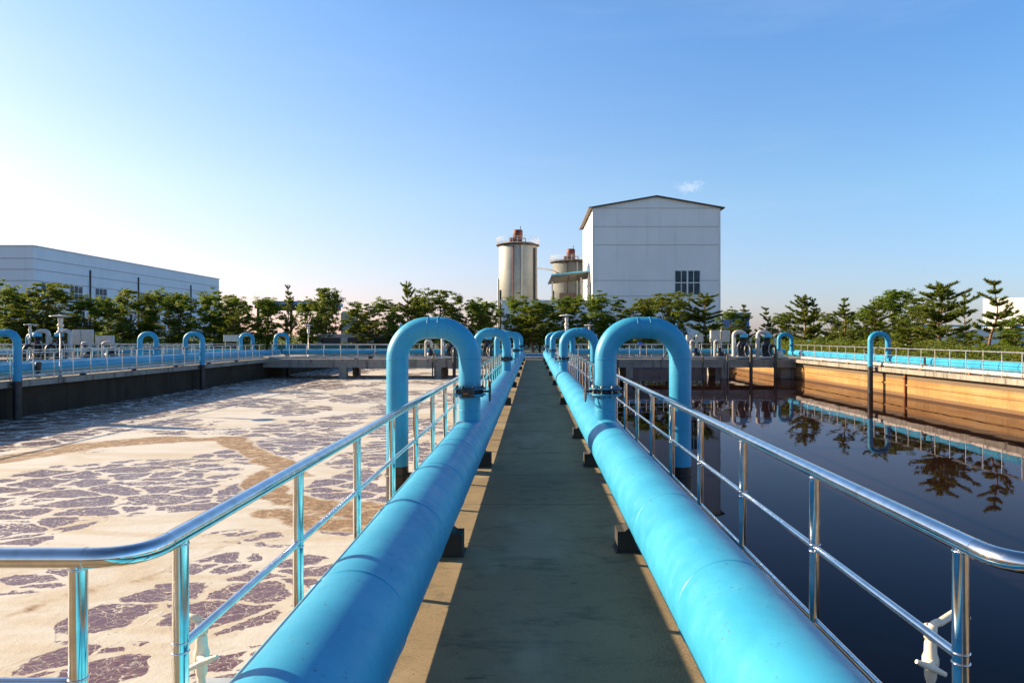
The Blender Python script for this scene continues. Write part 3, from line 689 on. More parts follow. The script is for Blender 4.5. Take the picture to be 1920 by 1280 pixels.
# ---------------------------------------------------------------- lamps
def lamp(label, loc, h=2.55):
    t = thing('garden_lamp', label, 'lamp', loc, 'mushroom shaped lamps along the walkways')
    MB().lathe([(0,0),(.10,0),(.10,.02),(.05,.05),(.045,.6),(.034,.62),(.034,h-.72),(0,h-.72)], (0,0,0), 16).build('pole', M['pole'], t)
    MB().lathe([(0,h-.74),(.06,h-.74),(.09,h-.70),(.09,h-.52),(.07,h-.50),(0,h-.50)], (0,0,0), 20).build('socket', M['lampshade'], t)
    MB().lathe([(.07,h-.50),(.12,h-.49),(.125,h-.40),(.09,h-.37),(.08,h-.36)], (0,0,0), 20).build('collar', M['glass'], t)
    MB().lathe([(.07,h-.38),(.095,h-.22),(.10,h-.10),(0,h-.09)], (0,0,0), 20).build('globe', M['lampshade'], t)
    MB().lathe([(0,h-.08),(.20,h-.075),(.41,h-.065),(.405,h-.05),(.22,h-.02),(.08,h-.005),(.06,h+.015),(0,h+.02)], (0,0,0), 28).build('shade', M['lampshade'], t)
    return t
l0 = lamp('mushroom lamp on a rusty pole at the railing of the left walkway', (-19.45, 29.4, 0))
dup(l0, (1.50, 32.2, 0), 'mushroom lamp behind the second gooseneck of the right walkway pipe', sc=(.85, .85, 1.04))
dup(l0, (4.3, 55.0, 0), 'small mushroom lamp on the bridge over the dark pool, beside the nearer lamp')
dup(l0, (-17.4, 55.3, 0), 'small mushroom lamp on the bridge over the foamy pool')
dup(l0, (-36.9, 52.4, 0), 'small mushroom lamp at the far left above the black pumps')

# ---------------------------------------------------------------- pumps and cabinets on the bridge
def pump(label, x, big=True, d=1, drop=.12, y=52.3, group='pump units on the bridge'):
    t = thing('pump_unit', label, 'pump', (x, y, 0), group)
    if big:
        MB().lathe([(0,0),(.42,0),(.42,.06),(.34,.08),(.36,.9),(.40,.94),(.40,1.0),(.25,1.05),(.22,1.45),(.26,1.47),(.26,1.56),(0,1.56)], (.35*d,0,0), 28).box(.35*d-.5,.35*d+.5,-.2,.2,.25,.32).build('casing', M['black'], t)
        MB().lathe([(0,0),(.27,0),(.28,.03),(.28,.22),(.24,.26),(0,.27)], (.42*d,0,1.56), 24).build('cap', M['cap'], t)
        R = .24; p = [Vector((-.32*d,0,.05)), Vector((-.32*d,0,1.95-R))]+arc((-.32*d+d*R,0,1.95-R), R, PI if d > 0 else 0, PI/2, 8)+arc((.22*d,0,1.95-R), R, PI/2, 0 if d > 0 else PI, 8)+[Vector((.22*d+d*R,0,1.45))]
        p = [Vector(q) for q in p]; p[-1].x = .22*d+d*R
        MB().tube(p, .15, 20).build('duct', M['duct'], t)
        MB().lathe([(.08,0),(.10,.02),(.10,.22),(.08,.24)], (.86*d,-.1,1.28), 14).cyl((.86*d,-.1,.6),(.86*d,-.1,1.3), .05, 10).build('bottle', M['duct'], t)
        for k in range(3):
            a = (-.1+.28*k)*d
            MB().tube([(a+.1*d,-.30,1.25-.05*k),(a-.08*d,-.42,.95),(a-.15*d,-.45,.6),(a,-.42,.2),(a+.1*d,-.35,.02)], .035, 8).build('hose', M['duct'] if k != 1 else M['iron'], t)
    else:
        MB().lathe([(0,0),(.26,0),(.30,.1),(.30,.42),(.20,.5),(.12,.55),(.12,.8),(0,.8)], (.15*d,0,0), 24).build('casing', M['black'], t)
        R = .14; p = [Vector((-.22*d,0,.05)), Vector((-.22*d,0,1.32-R))]+arc((-.22*d+d*R,0,1.32-R), R, PI if d > 0 else 0, PI/2, 8)+[Vector((.12*d,0,1.31)), Vector((.18*d,0,1.2)), Vector((.20*d,0,.8))]
        MB().tube(p, .09, 16).build('duct', M['duct'], t)
        for k in range(2): MB().tube([(.2*d,-.2,.75),(.42*d+.05*k,-.28,.6),(.45*d,-.3,.3),(.35*d,-.3,.02)], .028, 8).build('hose', M['iron'] if k else M['duct'], t)
    if drop:
        xx = .62*d if big else .42*d
        zt = .95 if big else .35; dp = MB().tube([(xx,-.1,zt+.02),(xx,-.55,zt),(xx,-.85,zt-.07),(xx,-.98,zt-.2),(xx,-1.02,zt-.42),(xx,-1.02,-2.6)], drop, 16); dp.build('drop_pipe', M['black'], t)
    return t
pb = pump('large black pump with white duct over the dark pool, right one of the pair', 16.75)
dup(pb, (15.0, 52.3, 0), 'large black pump with white duct over the dark pool, left one of the pair')
ps = pump('small black pump with white elbow on the bridge, beside the near right gooseneck', 11.75, False, 1, .05)
dup(ps, (13.5, 52.3, 0), 'small black pump with white elbow on the bridge, left of the dark cabinets')
dup(ps, (-7.65, 52.3, 0), 'small black pump on the bridge seen through the near left gooseneck')
dup(pb, (-6.3, 52.3, 0), 'large black pump with a thick dropping pipe, behind the near left gooseneck', sc=(1, 1, .82))
dup(pb, (-3.75, 53.2, 0), 'black pump on the bridge seen beside the second left gooseneck', sc=(1, 1, .9))
dup(pb, (-35.85, 52.3, 0), 'large black pump at the far left end of the bridge, right of the small lamp', sc=(-1.1, 1, 1.04))
dup(pb, (-34.25, 52.3, 0), 'large black pump at the far left, between the lamp pole and the pale cabinets', sc=(-1.1, 1, 1.04))
dup(ps, (-32.7, 52.3, 0), 'small black pump below the large pale cabinets at the far left', sc=(1.3, 1, .9))
dup(ps, (-31.1, 52.3, 0), 'low black pump with white elbow right of the small pale cabinets', sc=(1.6, 1, .92))
def cabinet(name, label, loc, w, h, z, mat, group=None):
    t = thing(name, label, 'cabinet', loc, group)
    MB().bbox(-w/2, w/2, -.2, .2, z, z+h, .02).build('body', mat, t)
    MB().box(-w/2+.05, w/2-.05, -.212, -.203, z+.05, z+h-.06).build('door', mat, t)
    for s in (-1, 1): MB().cyl((s*(w/2-.08), 0, 0), (s*(w/2-.08), 0, z), .035, 8).build('leg', M['pole'], t)
    return t
G = 'dark grey control cabinets on the bridge'
cabinet('control_cabinet', 'dark grey cabinet on legs, left one of the pair before the big pumps', (13.75, 54.2, 0), .66, .88, 1.22, M['cabinet'], G)
cabinet('control_cabinet', 'dark grey cabinet on legs, right one touching the white duct', (14.55, 54.25, 0), .66, .88, 1.22, M['cabinet'], G)
cabinet('control_cabinet', 'smaller dark cabinet beside a leaning strut, left of the tall cabinet pair', (12.6, 54.2, 0), .5, .55, 1.2, M['cabinet'], G)
cabinet('control_cabinet', 'small dark cabinet beside the near right gooseneck bend', (11.85, 54.2, 0), .5, .55, 1.2, M['cabinet'], G)
G = 'pale cabinets at the far left of the bridge'
cabinet('pale_cabinet', 'tall pale cabinet beside the white duct at the far left', (-34.55, 54.2, 0), .62, 1.15, 1.0, M['wcab'], G)
cabinet('pale_cabinet', 'tall wide pale cabinet at the far left, right one of the large pair', (-33.85, 54.25, 0), .75, 1.15, 1.0, M['wcab'], G)
cabinet('pale_cabinet', 'small pale cabinet above the railing, between the large cabinets and the low pump', (-32.85, 54.2, 0), .55, .6, 1.1, M['wcab'], G)
cabinet('pale_cabinet', 'small pale cabinet, right of its twin near the lamp pole', (-32.1, 54.2, 0), .5, .6, 1.1, M['wcab'], G)
cabinet('pale_cabinet', 'pale cabinet standing between two blue goosenecks of the left walkway', (-22.9, 54.2, 0), 1.05, .5, 1.25, M['wcab'], G)
t = thing('blue_sign_box', 'small bright blue box on the far railing seen through the near right gooseneck', 'box', (7.95, 53.2, 0))
MB().bbox(-.17, .17, -.06, .06, .98, 1.22, .01).build('box', M['hand'], t); MB().cyl((0,0,0), (0,0,.98), .025, 8).build('post', M['pole'], t)
t = thing('pipe_valve', 'black lever valve on the grey pipe of the bridge over the foam', 'valve', (-11.55, 51.62, .12))
MB().cyl((-.35,0,0), (-.05,0,0), .10, 16).build('body', M['iron'], t); MB().tube([(-.2,0,.05), (.05,0,.25), (.32,-.02,.46)], .035, 8).build('lever', M['iron'], t)
t = thing('leaning_hose', 'black hose leaning on the bridge railing behind the near right gooseneck', 'hose', (9.3, 51.6, 0))
MB().tube([(0,.0,-.05),(.22,-.03,.35),(.42,0,.75),(.55,.1,1.0)], .045, 8).build('hose', M['iron'], t)
MB().lathe([(0,0),(.1,0),(.1,.12),(0,.14)], (.52,.1,.98), 12).build('nozzle', M['duct'], t)
t = thing('plastic_barrel', 'small cream barrel on the bridge left of the right walkway gooseneck', 'barrel', (18.0, 52.1, 0))
MB().lathe([(0,0),(.17,0),(.21,.08),(.22,.3),(.20,.5),(.16,.56),(.15,.60),(0,.60)], (0,0,.001), 20).build('barrel', M['pvc'], t)
for x, lab in ((-11.1, 'thin upright conduit post standing on the left end of the bridge rail'),):
    pass
t = thing('drain_pipe', 'dark upright drain pipe on the ochre wall, right of the lone gooseneck', 'pipe', (18.93, 36.4, 0))
MB().cyl((0,0,-2.4), (0,0,-.23), .06, 12).build('pipe', M['rust'], t); MB().box(-.09,.07,-.08,.08,-.5,-.46).build('clamp', M['iron'], t)
t = thing('pipe_flange', 'black valve stem standing on the rusty white pipe of the right walkway', 'valve', (19.0, 34.7, 0))
MB().lathe([(0,0),(.10,0),(.12,.06),(.12,.2),(.06,.24),(.045,.62),(0,.64)], (0,0,.10), 14).build('stem', M['iron'], t)
t = thing('pipe_flange', 'black valve on the first blue pipe of the left walkway, left of the lamp pole', 'valve', (-19.6, 28.3, 0))
MB().lathe([(0,0),(.07,0),(.09,.08),(.07,.2),(.10,.45),(.12,.60),(.05,.66),(0,.66)], (0,0,.02), 14).build('stem', M['iron'], t)

# ---------------------------------------------------------------- buildings
def window(parent, x0, x1, z0, z1, face, cols, rows_, axis='Y', gap=False):
    """window on a wall facing -Y at y=face, or facing +X at x=face (then x0,x1 are y)"""
    def bx(mb, a0, a1, z0_, z1_, d0, d1):
        if axis == 'Y': mb.box(a0, a1, face-d1, face-d0, z0_, z1_)
        else: mb.box(face+d0, face+d1, a0, a1, z0_, z1_)
    m = MB(); bx(m, x0, x1, z0, z1, .006, .03); wd = m.build('window', M['win'], parent)
    f = MB(); t_ = .10
    bx(f, x0-t_, x0, z0-t_, z1+t_, .003, .08); bx(f, x1, x1+t_, z0-t_, z1+t_, .003, .08)
    bx(f, x0, x1, z0-t_, z0, .003, .08); bx(f, x0, x1, z1, z1+t_, .003, .08)
    for c in range(1, cols):
        xx = x0+(x1-x0)*c/cols; hw = .10 if (gap and c == cols//2) else .045; bx(f, xx-hw, xx+hw, z0, z1, .032, .06)
    for r_ in range(1, rows_):
        zz = z0+(z1-z0)*r_/rows_; bx(f, x0, x1, zz-.06, zz+.06, .062, .07)
    f.build('frame', M['trim'], wd)
b = thing('gabled_building', 'tall white clad building with a low gabled roof rising behind the trees', 'building', (0, 0, 0))
X0, X1, Y0, Y1, ZE, ZR = 7.5, 23.5, 90, 108, 17.75, 19.15
xm = (X0+X1)/2; v = [(X0,Y0,-.1),(X1,Y0,-.1),(X1,Y0,ZE),(xm,Y0,ZR),(X0,Y0,ZE),(X0,Y1,-.1),(X1,Y1,-.1),(X1,Y1,ZE),(xm,Y1,ZR),(X0,Y1,ZE)]
MB().add(v, [(0,1,2,3,4),(5,9,8,7,6),(0,4,9,5),(1,6,7,2)]).build('wall', M['panel'], b)
rf = MB()
for sx in (-1, 1):
    xe = xm+sx*((X1-X0)/2+.55); ze = ZE-.55*(ZR-ZE)/8+.02
    a = [(xm,Y0-.35,ZR+.02),(xe,Y0-.35,ze),(xe,Y1+.3,ze),(xm,Y1+.3,ZR+.02)]; rf.add(a+[(p[0],p[1],p[2]+.14) for p in a], [(0,1,2,3),(7,6,5,4),(0,4,5,1),(1,5,6,2),(2,6,7,3)])
rf.build('roof', M['roofdark'], b)
se = MB()
for z in (17.72, 15.4, 13.1, 8.63, 6.67): se.box(X0, X1, Y0-.03, Y0-.003, z-.035, z+.035)
se.build('wall_seam', M['seam'], b)
MB().box(X0-.06, X0+.12, Y0-.06, Y0-.004, -.1, ZE-.1).box(X1-.12, X1+.06, Y0-.06, Y0-.004, -.1, ZE-.1).build('corner_trim', M['trim'], b)
window(b, 17.85, 20.95, 6.85, 9.85, Y0, 4, 2, 'Y', True)
MB().box(17.7, 21.1, Y0-.16, Y0-.085, 6.66, 6.74).build('sill', M['trim'], b)
MB().box(X0-.05, X0-.003, 92.5, 94.0, 3.5, 8.6).build('window', M['win'], b)
# canopy on posts at the building's side
c = thing('canopy', 'light blue sheet canopy on tall posts between the silo and the gabled building', 'canopy', (0, 95, 0))
MB().add([(2.35,-1.2,9.55),(7.35,-1.2,10.1),(7.35,1.4,9.9),(2.35,1.4,9.2),(2.35,-1.2,9.75),(7.35,-1.2,10.3),(7.35,1.4,10.1),(2.35,1.4,9.4)], [(4,5,6,7),(0,4,7,3),(0,1,5,4),(1,2,6,5),(2,3,7,6)]).build('roof', M['cyansheet'], c)
MB().add([(2.35,-1.15,9.53),(7.3,-1.15,10.07),(7.3,1.35,9.3),(4.8,1.35,8.9),(1.9,1.35,8.6),(2.0,-1.15,8.75)], [(0,1,2,3,4,5)]).build('soffit', M['under'], c)
for x in (3.2, 4.6, 6.0): MB().add([(x,-1.2,9.30),(x+.12,-1.2,9.32),(x+.12,1.3,8.7),(x,1.3,8.68),(x,-1.2,9.55),(x+.12,-1.2,9.57),(x+.12,1.3,8.9),(x,1.3,8.88)], [(0,1,5,4),(3,2,1,0),(1,2,6,5),(0,4,7,3),(2,3,7,6)]).build('beam', M['rimbrown'], c)
for x in (2.5, 6.3, 7.2): MB().box(x-.09, x+.09, -1.0, -.82, -.1, 9.3).build('post', M['pole'], c)
# silos
def silo(label, x, y, r, h, pipes, mat='silo'):
    t = thing('storage_silo', label, 'silo', (x, y, 0), 'pale storage silos with red drums')
    MB().lathe([(0,-.1),(r,-.1),(r,h),(r-.2,h+.25),(0,h+.6)], (0,0,0), 56).build('shell', M[mat], t)
    MB().lathe([(r,h-.2),(r+.35,h-.08),(r+.38,h),(r+.38,h+.04),(r-.1,h+.04)], (0,0,0), 56).build('rim', M['rimbrown'], t)
    rl = MB()
    for z in (.45, .75, 1.05): rl.torus((0,0,h+.1+z*.8), r+.33, .022, 'Z', 56, 5)
    for k in range(28):
        a = 2*PI*k/28; p = Vector((math.cos(a)*(r+.33), math.sin(a)*(r+.33), h+.1)); rl.cyl(p, p+Vector((0,0,.86)), .022, 5)
    rl.build('guard_rail', M['trim'], t)
    dr = MB().lathe([(0,0),(.68,0),(.68,1.62),(.62,1.74),(0,1.80)], (0,0,h+.4), 28).cyl((-.85,-.3,h+.4), (-.85,-.3,h+1.0), .3, 14); dr.build('drum', M['redoxide'], t)
    ms = MB().cyl((.38,-.5,h+1.2), (.38,-.5,h+2.65), .05, 8).box(.28,.55,-.62,-.5,h+1.15,h+1.25)
    ms.tube([(-1.1,-.8,h+.1),(-1.1,-.8,h+.85),(-.5,-.8,h+.9)], .06, 6).tube([(1.1,-.8,h+.1),(1.1,-.8,h+.85),(.5,-.8,h+.9)], .06, 6); ms.build('mast', M['iron'], t)
    for a, rr_, z1, mt in pipes:
        an = math.radians(a); px_, py_ = math.sin(an)*(r+.09), -math.cos(an)*(r+.09)
        MB().cyl((px_,py_,-.1), (px_,py_,z1), rr_, 8).build('pipe', mt, t)
    return t
silo('taller pale silo with red drum and guard rail, standing left of the gabled building', -2.17, 100, 2.65, 14.3,
     [(-12, .07, 14.0, M['redoxide']), (12, .09, 14.0, M['duct']), (58, .14, 13.8, M['black']), (72, .16, 13.9, M['duct']), (-80, .12, 9.6, M['duct']), (-62, .1, 8.0, M['iron'])])
silo('lower pale silo half hidden by the gabled building and its canopy', 6.0, 114.5, 2.95, 13.4,
     [(-14, .09, 13.2, M['iron']), (16, .09, 13.2, M['duct']), (-70, .14, 8.8, M['iron'])], 'silodark')
t = thing('link_pipe', 'thin grey pipe bridging the gap between the two silos', 'pipe', (.5, 101.5, 0))
MB().tube([(0,0,11.3), (2.6,6,11.5), (3.2,11.2,11.6)], .10, 8).build('pipe', M['greypipe'], t)
t = thing('equipment_box', 'dark brown box with lattice at the foot of the lower silo', 'box', (0, 96, 0))
MB().bbox(3.5, 5.7, -.5, .5, -.1, 7.4, .05).build('box', M['roofdark'], t)
# low white annex before the silos
t = thing('annex_building', 'low pale building behind the trees at the foot of the taller silo', 'building', (0, 88.5, 0))
MB().box(-3.9, 7.2, 0, 6, -.1, 5.9).build('wall', M['panel2'], t); MB().box(-4.1, 7.35, -.15, 6.1, 5.9, 6.1).build('roof', M['trim'], t)
MB().box(-3.9, 7.2, -.02, -.003, 3.9, 3.97).build('wall_seam', M['seam'], t); MB().box(-2.5, -1.2, -.03, -.004, 1.0, 2.6).build('window', M['win'], t)
# long hall on the left
b = thing('long_hall', 'long white flat roofed hall behind the trees at the left', 'building', (0, 0, 0))
HX, HY0, HY1, HZ = -68.6, 98, 156, 13.95
MB().box(-150, HX, HY0, HY1, -.1, HZ).build('wall', M['panel2'], b)
MB().box(-150.1, HX+.12, HY0-.12, HY1+.12, HZ, HZ+.16).build('roof', M['trim'], b)
se = MB()
for z in (12.3, 10.8, 9.25): se.box(HX+.003, HX+.05, HY0, HY1, z-.05, z+.05).box(-150, HX, HY0-.05, HY0-.003, z-.05, z+.05)
se.build('wall_seam', M['seam'], b)
for yy in (110.5, 124, 143): MB().cyl((HX+.12, yy, -.1), (HX+.12, yy, 11.8), .12, 8).build('downpipe', M['iron'], b)
for k in range(9):
    yy = 99.6+6.15*k; window(b, yy, yy+2.9, 6.9, 9.1, HX, 3, 2, 'X'); window(b, yy, yy+2.9, 1.6, 3.6, HX, 3, 2, 'X')
MB().bbox(HX-10.7, HX-10.2, HY0-.3, HY0-.003, 12.0, 12.5, .03).build('wall_light', M['iron'], b)
# blue canopy shed, its small tanks and the dark shelter
t = thing('blue_roof_shed', 'open shed with a flat blue roof edge behind the trees left of centre', 'shed', (0, 84, 0))
MB().box(-33, -24.5, 0, 8, 5.35, 5.75).build('roof', M['bluesheet'], t); MB().box(-32.8, -24.7, .1, 7.8, 4.9, 5.35).build('fascia', M['iron'], t)
for x in (-32.5, -28.6, -24.9): MB().box(x-.12, x+.12, .3, .54, -.1, 4.9).build('post', M['iron'], t)
for k, (px, lab) in enumerate(((648, 'small pale tank left of its twin, behind the gap between the trees'), (660, 'small pale tank right of its twin, behind the gap between the trees'))):
    p = at(px, 583, 86); t = thing('storage_tank', lab, 'tank', (p.x, 86, 0), 'small pale tanks')
    MB().lathe([(0,-.1),(.55,-.1),(.55,p.z-.3),(.35,p.z-.05),(0,p.z)], (0,0,0), 24).build('shell', M['wcab'], t); MB().cyl((.62,-.1,0),(.62,-.1,p.z+.1), .07, 6).build('pipe', M['greypipe'], t)
p = at(590, 0, 73); q = at(742, 0, 73)
t = thing('dark_shelter', 'low dark shelter with a pale roof edge beyond the bridge, behind the teal fence', 'shelter', (0, 73.6, 0))
MB().box(p.x, q.x, 0, 3, -.1, 1.75).build('wall', M['cabinet'], t); MB().box(p.x-.1, q.x+.1, -.25, 3.1, 1.75, 1.85).build('roof', M['wcab'], t)
for k in range(3): MB().box(p.x+.5+2.7*k, p.x+2.5+2.7*k, -.03, -.003, .75, 1.5).build('window', M['iron'], t)
t = thing('mesh_fence', 'teal mesh fence before the dark shelter beyond the bridge', 'fence', (0, 72.0, 0))
MB().box(-26.5, -13.6, 0, .03, -.05, .78).build('mesh', M['teal'], t)
for k in range(6): MB().cyl((-26.4+2.55*k,-.03,-.1), (-26.4+2.55*k,-.03,.85), .03, 6).build('post', M['pole'], t)
# right background
t = thing('blue_building', 'small deep blue building between the pines right of the gabled building', 'building', (0, 92, 0))
p = at(1372, 588, 92); q = at(1405, 0, 92); MB().box(p.x, q.x, 0, 5, -.1, p.z).build('wall', M['bluesheet'], t); MB().box(p.x-.1, q.x+.1, -.15, 5.1, p.z, p.z+.15).build('roof', M['cyansheet'], t)
t = thing('white_building', 'bright white building behind the pines at the right edge', 'building', (0, 0, 0))
p = at(1843, 560, 76); q = at(1990, 546, 62)
MB().add([(p.x,76,-.1),(p.x+14,62,-.1),(p.x+30,78,-.1),(p.x+16,92,-.1),(p.x,76,5.6),(p.x+14,62,5.6),(p.x+30,78,5.6),(p.x+16,92,5.6)], [(0,1,5,4),(1,2,6,5),(2,3,7,6),(3,0,4,7),(4,5,6,7)]).build('wall', M['panel'], t)
MB().add([(p.x+3,72.95,2.8),(p.x+5,70.95,2.8),(p.x+5,70.95,3.9),(p.x+3,72.95,3.9)], [(0,1,2,3)]).build('window', M['win'], t)
t = thing('white_ramp', 'low white ramp wall with a light blue ledge behind the right pines', 'wall', (0, 58, 0))
MB().add([(29,0,-.1),(44,0,-.1),(44,0,2.4),(36,0,2.2),(29,0,.7),(29,.4,-.1),(44,.4,-.1),(44,.4,2.4),(36,.4,2.2),(29,.4,.7)], [(0,1,2,3,4),(9,8,7,6,5),(4,3,8,9),(3,2,7,8),(0,4,9,5)]).build('wall', M['panel'], t)
MB().box(30, 44, -.2, .6, 2.42, 2.55).build('ledge', M['cyansheet'], t)
t = thing('blue_trough', 'dark blue tank with a railing behind the pines right of the bridge', 'tank', (0, 80, 0))
MB().box(31.5, 36.0, 0, 3, .4, 1.35).build('body', M['bluesheet'], t); MB().box(31.5, 36.0, .1, .2, -.1, .4).build('base', M['conc'], t)
rl = MB().tube([(31.5,0,2.4),(36,0,2.4)], .04, 6)
for k in range(6): rl.cyl((31.6+.86*k,0,1.35),(31.6+.86*k,0,2.4), .03, 6)
rl.build('guard_rail', M['trim'], t)

# ---------------------------------------------------------------- trees
def leaf(b, p, n, s, rnd):
    n = n.normalized(); u = n.orthogonal().normalized(); u.rotate(Matrix.Rotation(rnd.uniform(0, 2*PI), 3, n)); v = n.cross(u)
    b.v += [tuple(p-u*s), tuple(p+v*s*.45+n*s*.12), tuple(p+u*s), tuple(p-v*s*.45+n*s*.12)]
    o = len(b.v)-4; b.f.append((o, o+1, o+2, o+3)); b.sm.append(False)
def decid(name, label, seed, H, Wd, mat, nl=8200, s=.15):
    rnd = random.Random(seed); t = thing(name, label, 'tree', (0,0,0), 'broadleaf trees beyond the tanks')
    tr = MB(); top = Vector((rnd.uniform(-.2,.2), rnd.uniform(-.2,.2), H*.8)); fk = H*.22
    tr.tube([(0,0,-.2),(.03,0,fk*.5),(top.x*.3,top.y*.3,fk),(top.x*.7,top.y*.7,H*.55),tuple(top)], .1, 8, True, [.13,.11,.095,.06,.02])
    cl = []; nb = 19
    for k in range(nb):
        z = H*(.20+.72*(k+.5)/nb); f = math.sin(PI*min(1, max(.12, (z/H-.16)/.9)))**.7
        a = k*2.399+rnd.uniform(-.5, .5); rr = Wd*.5*f*rnd.uniform(.25, 1.0)
        c = Vector((math.cos(a)*rr, math.sin(a)*rr, z)); cl.append((c, rnd.uniform(.42, .88)*Wd/4.4, rnd.uniform(.6, 1.3)))
        b0 = Vector((top.x*.4, top.y*.4, min(z-.25, H*.6)*rnd.uniform(.55, .95)))
        tr.tube([b0, b0.lerp(c, .5)+Vector((0,0,.1)), c], .02, 5, True, [.045,.03,.008])
    cl.append((Vector((top.x, top.y, H*.95)), .38*Wd/4.4, .5))
    tr.build('trunk', M['bark'], t); lf = MB(); tot = sum(q[1]**2*q[2] for q in cl)
    for c, R, wt in cl:
        # every clump is a handful of flattened leaf sprays
        cnt = int(nl*R*R*wt/tot); ns = max(4, int(cnt/26))
        for j in range(ns):
            d = Vector((rnd.gauss(0,1), rnd.gauss(0,1), rnd.gauss(0,.75))).normalized(); q = c+d*R*rnd.uniform(.35, 1.12)
            ax = (d+Vector((0,0,rnd.uniform(-.3,.5)))).normalized(); sr = R*rnd.uniform(.28, .52)
            for k in range(26):
                o = Vector((rnd.gauss(0,1), rnd.gauss(0,1), rnd.gauss(0,.35)))*sr*.55
                nn = Vector((rnd.gauss(0,.55), rnd.gauss(0,.55), 1))+d*.6
                leaf(lf, q+o+ax*rnd.uniform(0,.1), nn, s*rnd.uniform(.6, 1.25), rnd)
    lf.build('crown', mat, t); return t
def pine(name, label, seed, H, Wd, nwh=9, lean=0.0, dens=1.0):
    rnd = random.Random(seed); t = thing(name, label, 'pine tree', (0,0,0), 'pines beyond the tanks')
    tr = MB(); N = MB(); ax = lambda z: Vector((lean*(z/H)*(1.3-.6*z/H)*H*.30+.10*math.sin(z*1.3+seed), .08*math.sin(z*1.7+seed*2), z))
    tr.tube([ax(H*k/10)-Vector((0,0,.2 if k == 0 else 0)) for k in range(11)], .1, 8, True, [.105-.0092*k for k in range(11)])
    def tuft(p, d, L, n):
        d = d.normalized()
        for _ in range(n):
            e = (d+Vector((rnd.gauss(0,.55), rnd.gauss(0,.55), rnd.gauss(.12,.5)))).normalized(); u = e.orthogonal().normalized(); u.rotate(Matrix.Rotation(rnd.uniform(0,2*PI),3,e))
            wd = L*.13; o = len(N.v); q = p+d*rnd.uniform(-.12,.06); N.v += [tuple(q-u*wd), tuple(q+u*wd), tuple(q+e*L*rnd.uniform(.7,1.1))]; N.f.append((o,o+1,o+2)); N.sm.append(False)
    for w_ in range(nwh):
        fz = .20+.74*w_/(nwh-1); z = H*fz+rnd.uniform(-.22,.22); prof = (1-fz)**.55*(.78+.34*math.sin(w_*2.3+seed))+.07
        nb = rnd.choice((4,5,5,6)) if fz < .8 else 4
        if rnd.random() < .3: nb = 2
        for k in range(nb):
            a = k*2*PI/nb+w_*1.1+rnd.uniform(-.4,.4); L = Wd*.5*prof*rnd.uniform(.35, 1.3)
            b0 = ax(z); d = Vector((math.cos(a), math.sin(a), rnd.uniform(-.05,.50)+.35*fz)); e = b0+d*L+Vector((0,0,.10*L))
            m = b0.lerp(e,.5)-Vector((0,0,.06*L)); tr.tube([b0, m, e], .02, 5, True, [.035*(1-fz)+.014,.02,.007])
            ntf = max(4, int(L*9.5*dens))
            for j in range(ntf):
                u = .25+.75*(j+rnd.random())/ntf; p = (b0*(1-u)**2+m*2*u*(1-u)+e*u*u)
                side = Vector((-d.y, d.x, 0))*rnd.uniform(-1,1)*.32*L*(1.1-u*.6)
                if abs(side.length) > .1: tr.tube([p, p+side+Vector((0,0,.05))], .008, 4, False)
                tuft(p+side+Vector((0,0,.04)), d*.6+side*.8+Vector((0,0,.55)), .24, 18)
                tuft(p+side*.5, d*.8+Vector((0,0,.5)), .22, 11)
    for k in range(5): tuft(ax(H*(.9+.025*k)), Vector((0,0,1)), .26, 18)
    tr.build('trunk', M['pinebark'], t); N.build('crown', M['needle'], t); return t

DV = [decid('broadleaf_tree', 'x', s, 6.2, 4.6, M['leaf'] if s % 2 else M['leaf2']) for s in (11, 12, 23, 34, 45)]
PV = [pine('pine_tree', 'x', s, 6.4, w_, n, ln) for s, w_, n, ln in ((3, 4.0, 14, 0), (8, 3.4, 12, .1), (15, 4.6, 14, -.1), (21, 3.2, 11, .35))]
used = set(); rt = random.Random(5)
def place(var, kind, px, ptop, D, label, wpx=None, rz=None, loc=None):
    o = var; base = (px-1000)*D/F; top = 1.7-(ptop-629)*D/F+.12; H0 = 6.2 if kind == 'd' else 6.4
    sz = top/H0*(1.0 if kind == 'd' else .985); W0 = 4.6 if kind == 'd' else 3.7
    sxy = (wpx*D/F)/W0 if wpx else sz
    rz = rt.uniform(0, 6.28) if rz is None else rz
    if o.name in used: r = dup(o, (base, D, -.1), label, rz, (sxy, sxy, sz))
    else:
        if o.name not in CH:
            def reg(q):
                ks = kids(q); CH[q.name] = ks
                for k in ks: reg(k)
            reg(o)
        used.add(o.name); r = o; o.location = (base, D, -.1); o.rotation_euler = (0, 0, rz); o.scale = (sxy, sxy, sz); o['label'] = label
